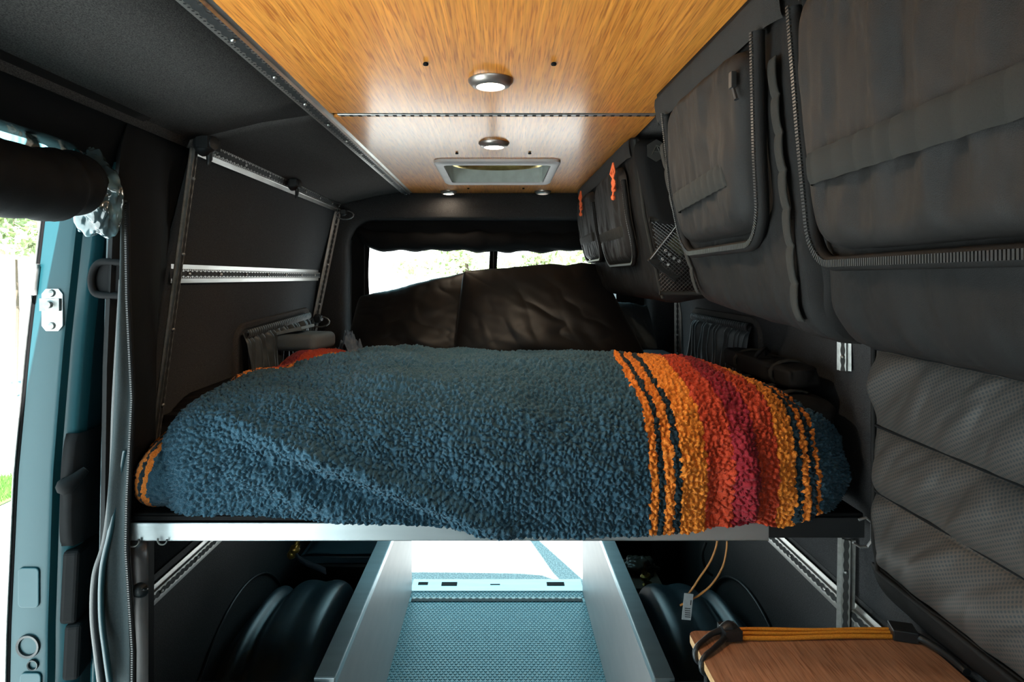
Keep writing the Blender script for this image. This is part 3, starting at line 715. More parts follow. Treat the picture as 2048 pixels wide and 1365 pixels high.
b2 = thing('storage_bag', 'black hanging bag in the middle of the right row with a taupe zipped pocket', 'bag', (.6, 1.1, -.10), 'black storage bags hanging on the right')
bag_body('body', f2, .822, 1.43, -.088, -.060, b2, 31, wr=.006, cp_=.45)
band(f2, .83, 1.42, .37, .05, b2, .012, 'velcro', 'top_band', amp=.0008, freq=60)
patch('pocket', f2, 1.330, .925, .345, .070, .026, b2, 'nylon_pocket', 37, rnd=7, skew=-.025, wr=.006)
zipper(f2, 1.345, .900, .345, .050, b2, off=.016, skew=-.025, rnd=.06, r=.0045, tr=.0042)
band(f2, 1.30, .955, .150, .038, b2, .040, slope=.014, freq=190)
molle(f2, 1.405, .30, -.035, b2, n=6, lean=-.02, wd=.022)
molle(f2, .855, .30, -.06, b2, n=7, lean=.0, wd=.022)
mb = MB()
zt = float(f2(.9, .30))-.034
mb.obox(Vector((float(f2(.925, .30))-.036, .925, .292)), (0, 1, 0), (1, 0, 0), (0, 0, 1), .006, .004, .012); mb.tube([(float(f2(.925, .28))-.038, .925, .284), (float(f2(.925, .26))-.036, .920, .262)], .003, 6)
obj('zipper_pull', mb, 'zip', b2, bevel=.001)
b3 = thing('storage_bag', 'large dark hanging bag nearest the camera at the upper right', 'bag', (.6, .5, -.10), 'black storage bags hanging on the right')
bag_body('body', f3, .22, .786, -.085, -.088, b3, 41, wr=.006, cp_=.45)
band(f3, .24, .79, .37, .05, b3, .012, 'velcro', 'top_band', amp=.0008, freq=60)
patch('pocket', f3, .765, .27, .335, .030, .024, b3, 'nylon_pocket', 47, rnd=8, wr=.006)
zipper(f3, .775, .26, .335, .016, b3, off=.016, rnd=.05, r=.0042, tr=.0042)
band(f3, .75, .30, .125, .036, b3, .038, slope=-.005, freq=150)

# ------------------------------------------------------------------ quilted cover on the right window beside the bed
t = thing('window_cover', 'taupe quilted mesh cover with dark seams over the right side window', 'window cover', (.85, .8, -.68))
Y = np.linspace(1.43, .22, 260)[:, None]; V = np.linspace(0, 1, 200)[None, :]
ztop, zbot = .05, -.66+.0
Z = ztop+(zbot-ztop)*V+0*Y
seams = [.02, -.17, -.345, -.495, -.66]
bul = np.zeros_like(Z)
sh_ = Z-.012*(Y-.8)
for a_, b_ in zip(seams[:-1], seams[1:]):
    q = np.clip((a_-sh_)/(a_-b_), 0, 1); bul = np.maximum(bul, np.sin(PI*q)**.45*((sh_ <= a_) & (sh_ >= b_)))
wr = .010*fbm(Y*9+Z*11, Z*2-Y*1.5, k=61, o=3)+.007*np.maximum(0, np.sin((Y*1.0+Z*.75)*42+2*fbm(Y*3, Z*3, k=5)))
ed = np.clip((1.43-Y)/.03, 0, 1)**.5
X = .865-(.030*bul+wr*bul+.004)*ed
mb = MB().grid(np.stack([X, Y-.02*sstep(-.3, -.66, Z)*0+ .0*Z, Z], -1))
qc = obj('quilted_panel', mb, 'quilt', t, smooth=True)
mb = MB()
for s_ in seams[1:-1]:
    mb.tube([(.856, y, s_+.012*(y-.8)) for y in np.linspace(1.43, .22, 40)], .0035, 6)
obj('seam', mb, 'black', t, smooth=True)
mb = MB(); 
ed_ = [(.846, y, -.668-.014*0+.012*(y-.8)) for y in np.linspace(1.40, .22, 40)]
mb.tube([(.856, 1.432, z) for z in np.linspace(.05, -.60, 20)]+[(.856, 1.42, -.64)]+ed_, .006, 8)
obj('piping', mb, 'nylon', t, smooth=True)
mb = MB(); Yg = np.linspace(1.43, .22, 60)[:, None]; Vg = np.linspace(0, 1, 10)[None, :]
Zg = -.66-.075*Vg+.012*(Yg-.8); Xg = .852+.03*Vg**2+.004*fbm(Yg*12, Vg*2, k=8)
obj('lower_border', MB().grid(np.stack([Xg, Yg+0*Vg, Zg], -1)), 'nylon', t, smooth=True, solid=.006)

# ------------------------------------------------------------------ bed platform
t = thing('bed_platform', 'raised bed platform with a bright aluminium front rail', 'bed', (-.02, 2.25, -.62))
mb = MB().box((-.872, 1.468, -.620), (.632, 1.482, -.577)).box((-.872, 1.468, -.620), (.632, 1.51, -.617)).box((-.872, 1.468, -.580), (.632, 1.51, -.577))
obj('front_rail', mb, 'alu_blue', t, bevel=.0012)
mb = MB().box((.6325, 1.470, -.614), (.858, 1.50, -.566)); obj('rail_extension', mb, 'black_pl', t, bevel=.002)
mb = MB().box((-.885, 1.478, -.576), (.860, 3.08, -.558)); obj('deck', mb, 'black', t, bevel=.003)
mb = MB().box((-.88, 1.474, -.574), (.62, 1.4785, -.564)); obj('rubber_edge', mb, 'black', t)
mb = MB()
L_ = [(.835, -.565), (.852, -.560), (.866, -.572), (.866, -.612), (.855, -.628), (.838, -.628), (.822, -.618)]
mb.tube([(x, 1.455, z) for x, z in L_], .0032, 6); obj('end_bracket', mb, 'bright', t)
obj('wire_loop', MB().tube([(-.86+.016*math.cos(a), 1.462, -.617+.014*math.sin(a)) for a in np.linspace(.3, -3.6, 12)], .0025, 6), 'alu_dark', t, smooth=True)
obj('wire_loop', MB().tube([(-.79+.011*math.cos(a), 1.462, -.616+.010*math.sin(a)) for a in np.linspace(.3, -3.6, 12)], .002, 6), 'alu_dark', t, smooth=True)
for sx_, y_ in ((-.5, 2.2), (.46, 2.2), (-.5, 3.0), (.46, 3.0)):
    pass
# support post at the left
t = thing('support_post', 'grey steel post with a round knob under the left end of bed', 'post', (-.86, 1.50, -1.57))
mb = MB(); P = []
for z in np.linspace(-.622, -1.57, 20):
    P.append([(-.930, 1.50, z), (-.905, 1.478, z), (-.87, 1.476, z), (-.840, 1.478, z), (-.835, 1.482, z), (-.840, 1.490, z)])
mb.grid(np.array(P)); obj('post', mb, mat('satin_steel', (.13, .12, .12), .32, .5), t, smooth=True, auto=35, solid=.003)
mb = MB().lathe([(.0001, .014), (.008, .013), (.014, .009), (.016, .004), (.019, 0)], px(281, 1181, 1.476), (0, -1, 0), 16).tube([px(285, 1181, 1.462), px(296, 1178, 1.458)], .003, 6)
obj('knob', mb, 'black_pl', t, smooth=True)

# ------------------------------------------------------------------ mattress under the blanket
mb = MB().box((-.74, 1.62, -.556), (.72, 3.06, -.385)); o = obj('mattress', mb, 'sheet', bevel=.05, bseg=5)
props(o, 'dark navy covered mattress on the bed platform under the fleece blanket', 'mattress')
# ------------------------------------------------------------------ blanket
sp_y = [1.462, 1.446, 1.438, 1.442, 1.462, 1.500, 1.565, 1.66, 1.80, 2.0, 2.25, 2.50, 2.66]
sp_z = [-.598, -.540, -.480, -.420, -.360, -.305, -.262, -.238, -.237, -.254, -.280, -.310, -.325]
sa = np.concatenate([[0], np.cumsum(np.hypot(np.diff(sp_y), np.diff(sp_z)))])
SL = sa[-1]
res = .0027
# denser near the front
ns = int(.62/res); s1 = np.linspace(0, .60, ns, endpoint=False); s2 = .60+(SL-.60)*np.linspace(0, 1, int((SL-.60)/.0042))**1.0
sv = np.concatenate([s1, s2])
def smooth_interp(x, xp, fp):
    # catmull-rom
    xp = np.asarray(xp); fp = np.asarray(fp, float); m_ = np.gradient(fp, xp)
    i = np.clip(np.searchsorted(xp, x)-1, 0, len(xp)-2); h = xp[i+1]-xp[i]; t_ = (x-xp[i])/h
    return (2*t_**3-3*t_**2+1)*fp[i]+(t_**3-2*t_**2+t_)*h*m_[i]+(-2*t_**3+3*t_**2)*fp[i+1]+(t_**3-t_**2)*h*m_[i+1]
y_s = smooth_interp(sv, sa, sp_y); z_s = smooth_interp(sv, sa, sp_z)
w0, w1 = -.98, 1.08
wv_ = np.arange(w0, w1, .0029)
Wd, Sd = np.meshgrid(wv_, sv, indexing='ij')
Yo = np.broadcast_to(y_s, Wd.shape).copy(); Zo = np.broadcast_to(z_s, Wd.shape).copy()
# front hem hangs lower from the middle to the right
hem = smooth_interp(np.clip(wv_, -.85, .95), np.array([-.85, -.75, -.45, -.2, -.02, .34, .44, .54, .60, .66, .74, .95]), np.array([-.552, -.556, -.566, -.580, -.600, -.602, -.596, -.582, -.576, -.585, -.552, -.53]))
tf = np.clip(1-Sd/.34, 0, 1)
Zo += (hem[:, None]+.598)*tf**1.3
Zo -= .045*sstep(-.30, -.72, Wd)*sstep(.25, .45, Sd)*(1-.6*sstep(.7, 1.3, Sd))
# keep the cloth in front of the rail when it hangs over it
Yo -= .006*sstep(-.56, -.59, Zo)
# inner spine
Yi = np.maximum(Yo+.02, np.interp(Sd, [0, .25, .45, .7, SL], [1.60, 1.64, 1.74, 1.9, 2.66])); Zi = np.interp(Sd, [0, .3, .5, SL], [-.56, -.53, -.50, -.46])
# lateral edge: half widths vary with s
XL = -(.665+.0*Sd)+.0*Sd; XL = -np.interp(Sd, [0, .3, .5, .8, 1.1, SL], [.715, .700, .690, .735, .745, .72])
XR = np.interp(Sd, [0, .12, .3, .45, .7, 1.0, SL], [.70, .69, .62, .52, .47, .45, .43])
rL = .11; rR = np.interp(Sd, [0, .3, .6, SL], [.12, .26, .34, .30])
left = Wd < XL; right = Wd > XR
X = Wd.copy(); dep = np.zeros_like(Wd)
th = np.clip((XL-Wd)/rL, 0, PI/2); ex = np.maximum(0, (XL-Wd)-rL*PI/2)
X = np.where(left, XL-rL*np.sin(th), X); dep = np.where(left, rL*(1-np.cos(th))+ex, dep)
th = np.clip((Wd-XR)/rR, 0, 1.25); ex = np.maximum(0, (Wd-XR)-rR*1.25)
X = np.where(right, XR+rR*np.sin(th)+ex*math.cos(1.25), X); dep = np.where(right, rR*(1-np.cos(th))+ex*math.sin(1.25), dep)
X = np.minimum(X, .838)
dist = np.hypot(Yi-Yo, Zi-Zo)
k = np.clip(dep/np.maximum(dist, .05), 0, 1.0)
Yb = Yo+(Yi-Yo)*k; Zb = Zo+(Zi-Zo)*k
# large soft folds
def ridge(x0, s0, x1, s1_, wdt, amp):
    dx, ds = x1-x0, s1_-s0; L2 = dx*dx+ds*ds; q = ((Wd-x0)*dx+(Sd-s0)*ds)/L2
    d = np.abs((Wd-x0)*ds-(Sd-s0)*dx)/math.sqrt(L2)
    return amp*np.exp(-(d/wdt)**2)*sstep(-.12, .10, q)*(1-sstep(.88, 1.12, q))
fold = ridge(-.66, .27, -.40, .165, .028, .016)+ridge(-.44, .18, .02, .015, .026, .020)-ridge(-.46, .145, -.10, -.005, .03, .012)
fold += ridge(-.62, .14, -.34, .02, .03, .012)+ridge(-.36, .42, .10, .28, .06, .008)+ridge(-.30, .34, .30, .31, .035, -.008)
fold += ridge(.585, .02, .56, .24, .024, .015)+ridge(.50, .0, .50, .2, .024, -.010)+ridge(.40, .02, .43, .30, .03, .006)+ridge(.66, .0, .70, .16, .03, -.008)
fold += ridge(-.55, .62, -.2, .52, .035, .020)+ridge(-.66, .80, -.30, .74, .03, .020)+ridge(-.5, .95, .0, .86, .03, .016)+ridge(-.40, .50, .30, .47, .03, .014)
fold += ridge(-.25, .66, .25, .60, .03, .014)+ridge(-.1, .78, .4, .72, .028, .012)+ridge(-.62, .50, -.44, .40, .04, -.012)+ridge(-.2, 1.1, .3, 1.02, .03, .012)
fold *= 1.3
fold += ridge(-.50, 1.05, -.15, .80, .03, .014)+ridge(-.35, 1.2, .05, .92, .028, .012)+ridge(.0, .52, .34, .62, .03, .012)+ridge(-.62, 1.25, -.35, 1.0, .035, .014)-ridge(-.45, .70, -.10, .62, .03, .012)
fold += ridge(-.74, 1.12, -.62, 1.62, .075, .034)
fold += .008*fbm(Wd*5, Sd*6, k=71)+.004*fbm(Wd*11+3, Sd*13, k=73)
# bobbly pile
cell = .0118
jx = Wd/cell+.30*fbm(Wd*90, Sd*90, k=81, o=2); jy = Sd/cell*.92+.30*fbm(Wd*90+9, Sd*90+4, k=82, o=2)
d1, d2, ccx, ccy = worley(jx, jy, k=90)
peb = np.sqrt(np.clip(1-(d1/.74)**2, 0, 1))*sstep(0, .30, d2-d1)
var = vnoise(ccx*7.7, ccy*7.7, k=5)
amp = .0088*(1+.35*var)
fine = .0012*fbm(Wd*330, Sd*330, k=95, o=2)
disp = fold+amp*(1-.45*sstep(.55, 1.1, Sd))*peb+fine
P = np.stack([X, Yb, Zb], -1)
du = np.gradient(P, axis=0); dv = np.gradient(P, axis=1); N_ = np.cross(du, dv); N_ /= np.maximum(np.linalg.norm(N_, axis=-1, keepdims=True), 1e-9)
# outward: front faces -Y, top faces +Z
sgn = np.sign((N_*np.array([0, -1, 1])).sum(-1).mean()); N_ = N_*sgn
Pd = P+N_*disp[..., None]
# stripes in cloth coordinates: cell centre decides the colour so edges follow the curls
off_c = (ccx-jx)*cell*.7
base = Wd+off_c-np.interp(Sd, [0, .10, .30, .42, .55, .9, 1.3, SL], [.347, .347, .340, .318, .318, .370, .42, .45])
bandR = base/.49+.1
wbase = -(Wd+off_c)-np.interp(Sd, [0, .3, .55, .75, 1.05, SL], [.86, .86, .79, .65, .55, .47])
bandL = wbase/.49+.1
band_ = np.where(Wd > 0, bandR, np.clip(bandL, 0, .62))
band_ = np.clip(band_, 0.0, 1.0)
mb = MB(); mb.grid(Pd)
bl = obj('blanket', mb, 'fleece', smooth=True, attr={'band': band_})
props(bl, 'fluffy dark blue fleece blanket with orange and red stripes covering the bed', 'blanket')
# tucked side fold bulging out to the left wall
n1, n2 = 150, 120
u = np.linspace(0, PI*2, n1)[:, None]; v = np.linspace(.02, PI-.02, n2)[None, :]
bx = np.sin(v)*np.cos(u); by = np.sin(v)*np.sin(u); bz = np.cos(v)
bb_ = np.sign(bz)*np.abs(bz)**.8
Xf = -.800+.098*bx*(1+.12*fbm(by*2, bz*2, k=3)); Yf = 1.60+.155*by; Zf = -.478+.090*bb_+.014*np.sin(u*3)*np.sin(v)
jx = u*.12/cell; jy = v*.14/cell
d1, d2, _, _ = worley(jx*1.0, jy*1.0, k=33)
pb = .006*np.sqrt(np.clip(1-(d1/.72)**2, 0, 1))
Pf = np.stack([Xf+pb*bx, Yf+pb*by, Zf+pb*bz], -1)
cc = (-Xf-.800+.25*(Zf+.47))/.49
bd = np.clip(.07+(cc)*1.25+.012*fbm(jx, jy, k=4), 0.0, .42)
mb = MB().grid(Pf); o = obj('side_fold', mb, 'fleece', bl, smooth=True, attr={'band': bd})

# ------------------------------------------------------------------ pillows
def pillow(corners, y0, y1, th_, label, m, seed, wr=.010, n=150, sagl=.0, pw=.42):
    """corners TL TR BR BL as (x,z); y at bottom (y0, nearer) and top (y1)"""
    a = np.linspace(-1, 1, n)[:, None]; b = np.linspace(-1, 1, n)[None, :]
    TL, TR, BR, BL = [np.array(c) for c in corners]
    mb = MB()
    for side in (-1, 1):
        r = (np.abs(a)**9+np.abs(b)**9)**(1/9); mx = np.maximum(abs(a), abs(b)); k_ = np.where(r > 1e-6, mx/np.maximum(r, 1e-6), 1); k_ = .35*k_+.65
        A = a*k_; B = b*k_
        uu = (A+1)/2; vv = (B+1)/2
        xz = (TL*(1-uu)[..., None]*vv[..., None]+TR*uu[..., None]*vv[..., None]+BR*uu[..., None]*(1-vv)[..., None]+BL*(1-uu)[..., None]*(1-vv)[..., None])
        t_ = np.clip((1-a**2), 0, 1)**pw*np.clip((1-b**2), 0, 1)**pw
        xz[..., 1] += .004*np.sin(uu*PI*1.0)*sstep(.3, 1, vv)+.004*fbm(uu*9, vv*0+seed, k=seed)*sstep(.7, 1, vv)
        wk = wr*(np.abs(fbm(uu*3+vv*2, vv*2.2-uu, k=seed, o=3))+.6*np.maximum(0, fbm(uu*9+vv*1.5, vv*1.6, k=seed+5, o=2)))
        Yc = y0+(y1-y0)*vv
        Yp = Yc+side*(th_/2*t_) - (wk*t_ if side < 0 else 0)
        P = np.stack([xz[..., 0], Yp, xz[..., 1]], -1)
        mb.grid(P)
    o = obj('pillow', mb, m, smooth=True); props(o, label, 'pillow', 'pillows at the head of the bed'); return o
def xz(x, y, Y): q = px(x, y, Y); return (q[0], q[2])
pillow([xz(712, 594, 2.93), xz(985, 535, 2.93), xz(985, 712, 2.80), xz(688, 712, 2.80)], 2.80, 2.99, .15, 'dark satin pillow on the left leaning below the rear window', 'satin', 101, wr=.010)
pillow([xz(925, 541, 2.80), xz(1196, 526, 2.80), xz(1300, 722, 2.62), xz(905, 722, 2.62)], 2.64, 2.83, .17, 'large dark pillow on the right leaning over its left neighbour', 'satin', 113, wr=.010)
pillow([xz(1180, 600, 2.95), xz(1298, 612, 2.95), xz(1318, 700, 2.85), xz(1160, 700, 2.85)], 2.86, 2.98, .12, 'small grey pillow peeking out behind the large right pillow', 'pillow3', 127, wr=.008)
mb = MB().box((.50, 2.45, -.385), (.80, 3.04, -.352)); o = obj('folded_sheet', mb, 'sheet', bevel=.014, bseg=4); props(o, 'folded navy sheet on the mattress right of the pillows', 'sheet')

# ------------------------------------------------------------------ side window niches with gathered curtains
def niche(side, y0, y1, z0, z1, label, skewz=0, m='pleat', hang=0):
    s = side; X0 = (-.928 if s < 0 else .888)
    t = thing('gathered_curtain', label, 'curtain', (X0, (y0+y1)/2, z0))
    pts = rrect(y0, y1, z0, z1, .07, 8)
    fz = lambda y: skewz*(y-y0)
    mb = MB(); P = []
    for sc, xx in ((1.0, .0), (1.0, .014), (.985, .020), (.90, .012), (.88, -.01)):
        cy = (y0+y1)/2; cz = (z0+z1)/2
        P.append([(X0-s*xx, cy+(y-cy)*(1-(1-sc)*.5), cz+(z-cz)*sc+fz(y)) for y, z in pts])
    mb.grid(np.array(P), wv=True); obj('window_surround', mb, 'headliner', t, smooth=True, auto=40)
    Y = np.linspace(y0+.05, y1-.06, 200)[:, None]; V = np.linspace(0, 1, 50)[None, :]
    zt = z1-.035+fz(Y)
    Z = zt-(z1-z0-.08)*V
    ph = Y*120+1.5*fbm(Y*6, V*2, k=7)
    X = X0-s*(.018+.020*sstep(0, .1, V)*(.5+.5*np.sin(ph))+.012*fbm(Y*14, V*1.5, k=8)+.015*np.sin(PI*V))
    obj('cloth', MB().grid(np.stack([X+0*Y, Y+0*V, Z], -1)), m, t, smooth=True)
    Vb = np.linspace(-1, 1, 8)[None, :]; X = X0-s*(.030+.006*np.abs(np.sin(Y*150))+.006*(1-Vb**2)); Z = z1-.038+fz(Y)+Vb*.014
    obj('elastic_header', MB().grid(np.stack([X, Y+0*Vb, Z], -1)), m, t, smooth=True)
    return t
niche(-1, 2.16, 3.0, -.62, -.165, 'grey gathered curtain in the small rounded window on the left wall', skewz=.03)
niche(1, 2.10, 2.85, -.62, -.135, 'dark gathered curtain on the right wall behind the striped blanket end')

# ------------------------------------------------------------------ things on the bed
Yq = 2.45
t = thing('fabric_box', 'small grey fabric box with a thin book on top left of the pillows', 'box', (-.80, 2.50, -.33))
mb = MB(); c = Vector(px(612, 682, 2.55)); ax = Vector((.98, -.2, 0)).normalized(); ay = Vector((.2, .98, 0)).normalized()
mb.obox(c, tuple(ax), tuple(ay), (0, 0, 1), .088, .10, .034); obj('body', mb, 'greybox', t, bevel=.024, bseg=6, smooth=True)
t2 = thing('thin_book', 'thin pale book lying tilted on the grey fabric box', 'book', tuple(c+Vector((0, 0, .04))))
mb = MB(); c2 = c+Vector((-.045, .0, .046)); az = Vector((-.22, 0, 1)).normalized(); ax2 = Vector((1, 0, .22)).normalized()
mb.obox(c2, tuple(ax2), (0, 1, 0), tuple(az), .055, .085, .006); obj('cover', mb, mat('pale_book_cover', (.20, .24, .26), .6, 0), t2, bevel=.002)
t = thing('crumpled_cloth', 'crumpled pale blue cloth lying beside the left pillow', 'cloth', px(697, 690, 2.7))
n = 60; a = np.linspace(-1, 1, n)[:, None]; b = np.linspace(-1, 1, n)[None, :]; c = px(697, 690, 2.7)
hgt = (.028+.03*fbm(a*2.4, b*2.4, k=55, o=4))*np.clip(1-(a**2+b**2)*.8, 0, 1)**.6
obj('cloth', MB().grid(np.stack([c[0]+a*.055+0*b, c[1]+b*.07+0*a, c[2]-.03+hgt*1.7], -1)), 'jeans', t, smooth=True)
# black soft case along the left wall behind the blanket
t = thing('soft_case', 'low black ribbed case lying between blanket and left wall', 'case', (-.86, 2.05, -.50))
mb = MB(); Y = np.linspace(1.66, 2.35, 120)[:, None]; V = np.linspace(0, PI, 24)[None, :]
zz = -.36+(.028)*np.sin(V)**.6*np.clip(np.minimum(Y-1.66, 2.35-Y)/.05, 0, 1)**.5+.003*np.sin(Y*260)*np.sin(V)-.06*sstep(1.85, 1.66, Y); xx = -.840-.085*np.cos(V)
mb.grid(np.stack([xx+0*Y, Y+0*V, zz], -1)); mb.box((-.915, 1.70, -.555), (-.77, 2.33, -.375)); obj('body', mb, 'nylon', t, smooth=True, auto=50)
# black organiser bags at the right wall
def softbox(name, label, c, hx, hy, hz, m, rot=0, group=None, seed=1, cat='bag', power=6):
    n = 60; u = np.linspace(-PI, PI, n, endpoint=False)[:, None]; v = np.linspace(-PI/2, PI/2, 30)[None, :]
    sp = lambda q: np.sign(q)*np.abs(q)**(2/power)
    x = sp(np.cos(v))*sp(np.cos(u)); y = sp(np.cos(v))*sp(np.sin(u)); z = sp(np.sin(v))+0*u
    dd = 1+.05*fbm(x*2+seed, y*2, z*2, k=seed)
    P = np.stack([x*hx*dd, y*hy*dd, z*hz*dd], -1)
    cr, sr = math.cos(rot), math.sin(rot)
    P = np.stack([c[0]+P[..., 0]*cr-P[..., 1]*sr, c[1]+P[..., 0]*sr+P[..., 1]*cr, c[2]+P[..., 2]], -1)
    t = thing(name, label, cat, (c[0], c[1], c[2]-hz), group)
    obj('body', MB().grid(P, wu=True), m, t, smooth=True)
    return t, c
t, c = softbox('tool_roll', 'black rolled bag with a buckle lying at the right wall', (.790, 1.86, -.262), .050, .25, .030, 'nylon', rot=.0, seed=3)
for yy in (1.70, 1.96):
    mb = MB().tube([(.790+.056*math.cos(a), yy, -.262+.036*math.sin(a)) for a in np.linspace(0, 2*PI, 16)[:-1]], .004, 6, closed=True, flat=3)
    obj('strap', mb, 'webbing', t, smooth=True)
mb = MB().tube([(.755+.03*math.cos(a)*.8, 1.82+.045*math.cos(a+1), -.232+.03*math.sin(a)) for a in np.linspace(.2, PI-.2, 10)], .006, 8); obj('handle', mb, 'black', t, smooth=True)
t, c = softbox('duffel_bag', 'black duffel bag with straps below the rolled bag at right', (.768, 1.79, -.385), .075, .26, .082, 'nylon', seed=5)
for yy in (1.62, 1.72, 1.88):
    mb = MB().tube([(.768-.080*math.cos(a)*1.0, yy, -.385+.092*math.sin(a)) for a in np.linspace(-.4, PI*.6, 12)], .004, 6, flat=3.5)
    obj('strap', mb, 'webbing', t, smooth=True)

# ------------------------------------------------------------------ under the bed: dividers
def divider(x0, x1, label, cap0, cap1):
    t = thing('divider_panel', label, 'panel', ((x0+x1)/2, 2.4, -1.57), 'low panels beside the aisle')
    mb = MB().box((x0, 1.66, -1.569), (x1, 3.12, -1.065)); obj('board', mb, 'divider', t)
    mb = MB(); mb.box((cap0, 1.655, -1.064), (cap1, 3.125, -1.060))
    xe = cap1 if x0 < 0 else cap0; mb.box((xe-.002, 1.655, -1.085), (xe+.002, 3.125, -1.0605)); mb.box((cap0, 1.652, -1.20), (cap1, 1.658, -1.0605))
    obj('metal_edge', mb, 'alu_blue', t, bevel=.001)
divider(-.462, -.440, 'grey laminate panel with metal edge on the left of the aisle', -.492, -.438)
divider(.412, .434, 'grey laminate panel with metal edge on the right of the aisle', .410, .462)
mb = MB().box((-.94, 1.60, -1.57), (-.475, 1.65, -1.066)); o = obj('crossbeam', mb, 'black_pl', bevel=.004); props(o, 'black crossbeam at the front of the left storage bay', 'beam')
mb = MB().box((.445, 1.60, -1.57), (.89, 1.65, -1.066)); o = obj('crossbeam', mb, 'black_pl', bevel=.004); props(o, 'black crossbeam at the front of the right storage bay', 'beam')
# wheel housings
def wheelwell(side, label, yc=2.18, zc=-1.62, Rr=.50, xw=None, wd=.33):
    """arch over the wheel; the crown steps down in bands towards the wall"""
    s = side; xw = (-.935 if s < 0 else .895)
    n = 60; th_ = np.linspace(0, PI, n)[:, None]
    prof = [(0, -.10), (.004, -.10), (.035, -.095), (.050, -.060), (.062, -.028), (.075, -.020), (.088, -.028), (.100, -.045), (.112, -.052), (.125, -.040), (.150, -.008), (.180, .0), (.21, -.004), (.235, -.010), (.26, -.004), (.29, .0), (.318, -.012), (.336, -.035), (.345, -.07), (.348, -.5)]
    pw = np.array([p[0] for p in prof])[None, :]; pr = np.array([p[1] for p in prof])[None, :]
    pw = np.interp(np.linspace(0, len(prof)-1, 120), np.arange(len(prof)), pw[0])[None, :]; pr = np.interp(np.linspace(0, len(prof)-1, 120), np.arange(len(prof)), pr[0])[None, :]
    kf = np.ones(7)/7; prs = pr[0].copy(); prs[3:-3] = np.convolve(pr[0], kf, 'valid'); pr = prs[None, :]
    rad = Rr+pr
    e = .8
    cY = np.sign(np.cos(th_))*np.abs(np.cos(th_))**e; sZ = np.abs(np.sin(th_))**e
    Y = yc+rad*cY; Z = np.maximum(zc+rad*sZ*.96, -1.569); X = xw-s*pw+0*th_
    t = thing('wheel_cover', label, 'wheel housing', (xw-s*.17, yc, -1.57))
    obj('cover', MB().grid(np.stack([X, Y, Z], -1)), 'wheel', t, smooth=True)
    mb = MB(); mb.tube([(xw-s*.008, yc+(Rr+.03)*math.cos(a)*1.0, max(-1.565, zc+(Rr+.03)*math.sin(a))) for a in np.linspace(.1, PI-.1, 40)], .006, 6); obj('flange', mb, 'black_pl', t, smooth=True)
    return t
wheelwell(-1, 'black moulded wheel housing on the floor left of the aisle', yc=2.25, Rr=.47)
wheelwell(1, 'black moulded wheel housing on the floor right of the aisle', yc=2.22, Rr=.47)
# black bin and strap (left bay)
t = thing('storage_bin', 'dark lidded storage bin at the back of the left bay', 'bin', (-.66, 2.75, -1.57))
mb = MB().box((-.86, 2.76, -1.56), (-.50, 3.08, -1.26)); obj('body', mb, 'black_pl', t, bevel=.02, bseg=3)
mb = MB(); mb.grid(np.array([[( -.68+a_*.20*(1-.08*(b_ > 0)), 2.74+ (.30*b_) -.02*(1-a_**2)*(1-b_), -1.225+.02*(1-abs(a_)**6)*1.0) for b_ in np.linspace(0, 1, 12)] for a_ in np.linspace(-1, 1, 40)])); mb.box((-.88, 2.745, -1.26), (-.495, 3.08, -1.225))
obj('lid', mb, 'wheel', t, smooth=True, auto=40, bevel=.006)
t = thing('ratchet_strap', 'grey strap with a brass coupling hanging under the bed at left', 'strap', px(640, 1130, 2.3))
pts = [px(592, 1108, 2.30), px(600, 1118, 2.30), px(616, 1127, 2.30), px(635, 1134, 2.28), px(652, 1142, 2.27)]
mb = MB(); P = []
for i, p_ in enumerate(pts):
    P.append([(p_[0], p_[1]-.01, p_[2]+.013), (p_[0], p_[1], p_[2]-.013)])
obj('webbing', MB().grid(np.array(P)), mat('grey_strap', (.05, .065, .085), .8, 0), t, smooth=True, solid=.004)
c = px(588, 1102, 2.30); mb = MB().lathe([(.010, -.03), (.016, -.022), (.016, -.008), (.012, -.004), (.018, .0), (.018, .012), (.012, .016), (.009, .03)], c, (.6, 0, 1), 12)
mb.tube([c, (c[0]+.02, c[1], c[2]+.05), (c[0]+.05, c[1], c[2]+.12), (c[0]+.07, c[1]+.02, c[2]+.42)], .008, 8)
obj('coupling', mb, 'brass', t, smooth=True)
# right bay: cardboard box, plastic bag, brass fitting, cables with tag
t = thing('cardboard_box', 'dull cardboard box with labels in the right bay under the bed', 'box', (.58, 2.65, -1.57))
mb = MB().box((.475, 2.73, -1.56), (.72, 3.02, -1.36)); obj('carton', mb, 'card', t, bevel=.004)
mb = MB().box((.49, 2.726, -1.45), (.535, 2.7295, -1.385)); mb.box((.56, 2.726, -1.43), (.60, 2.7295, -1.39)); obj('paper_label', mb, 'label', t)
t = thing('brass_valve', 'yellow brass valve fitting lying on the cardboard box', 'valve', (.56, 2.60, -1.30))
c = Vector(px(1294, 1166, 2.76)); mb = MB().lathe([(.008, -.055), (.016, -.050), (.016, -.034), (.011, -.030), (.020, -.024), (.022, -.004), (.013, 0), (.013, .012), (.023, .018), (.023, .034), (.012, .04), (.012, .055)], c, (-.25, 0, 1), 14)
obj('fitting', mb, 'brass', t, smooth=True, auto=40)
t = thing('plastic_bag', 'crumpled clear plastic bag above the brass valve', 'bag', px(1275, 1150, 2.6))
n = 60; u = np.linspace(0, 2*PI, n)[:, None]; v = np.linspace(0, PI, 40)[None, :]; c = px(1278, 1138, 2.90)
rr_ = 1+.25*fbm(np.cos(u)*2*np.sin(v), np.sin(u)*2*np.sin(v), np.cos(v)*2, k=66, o=4)
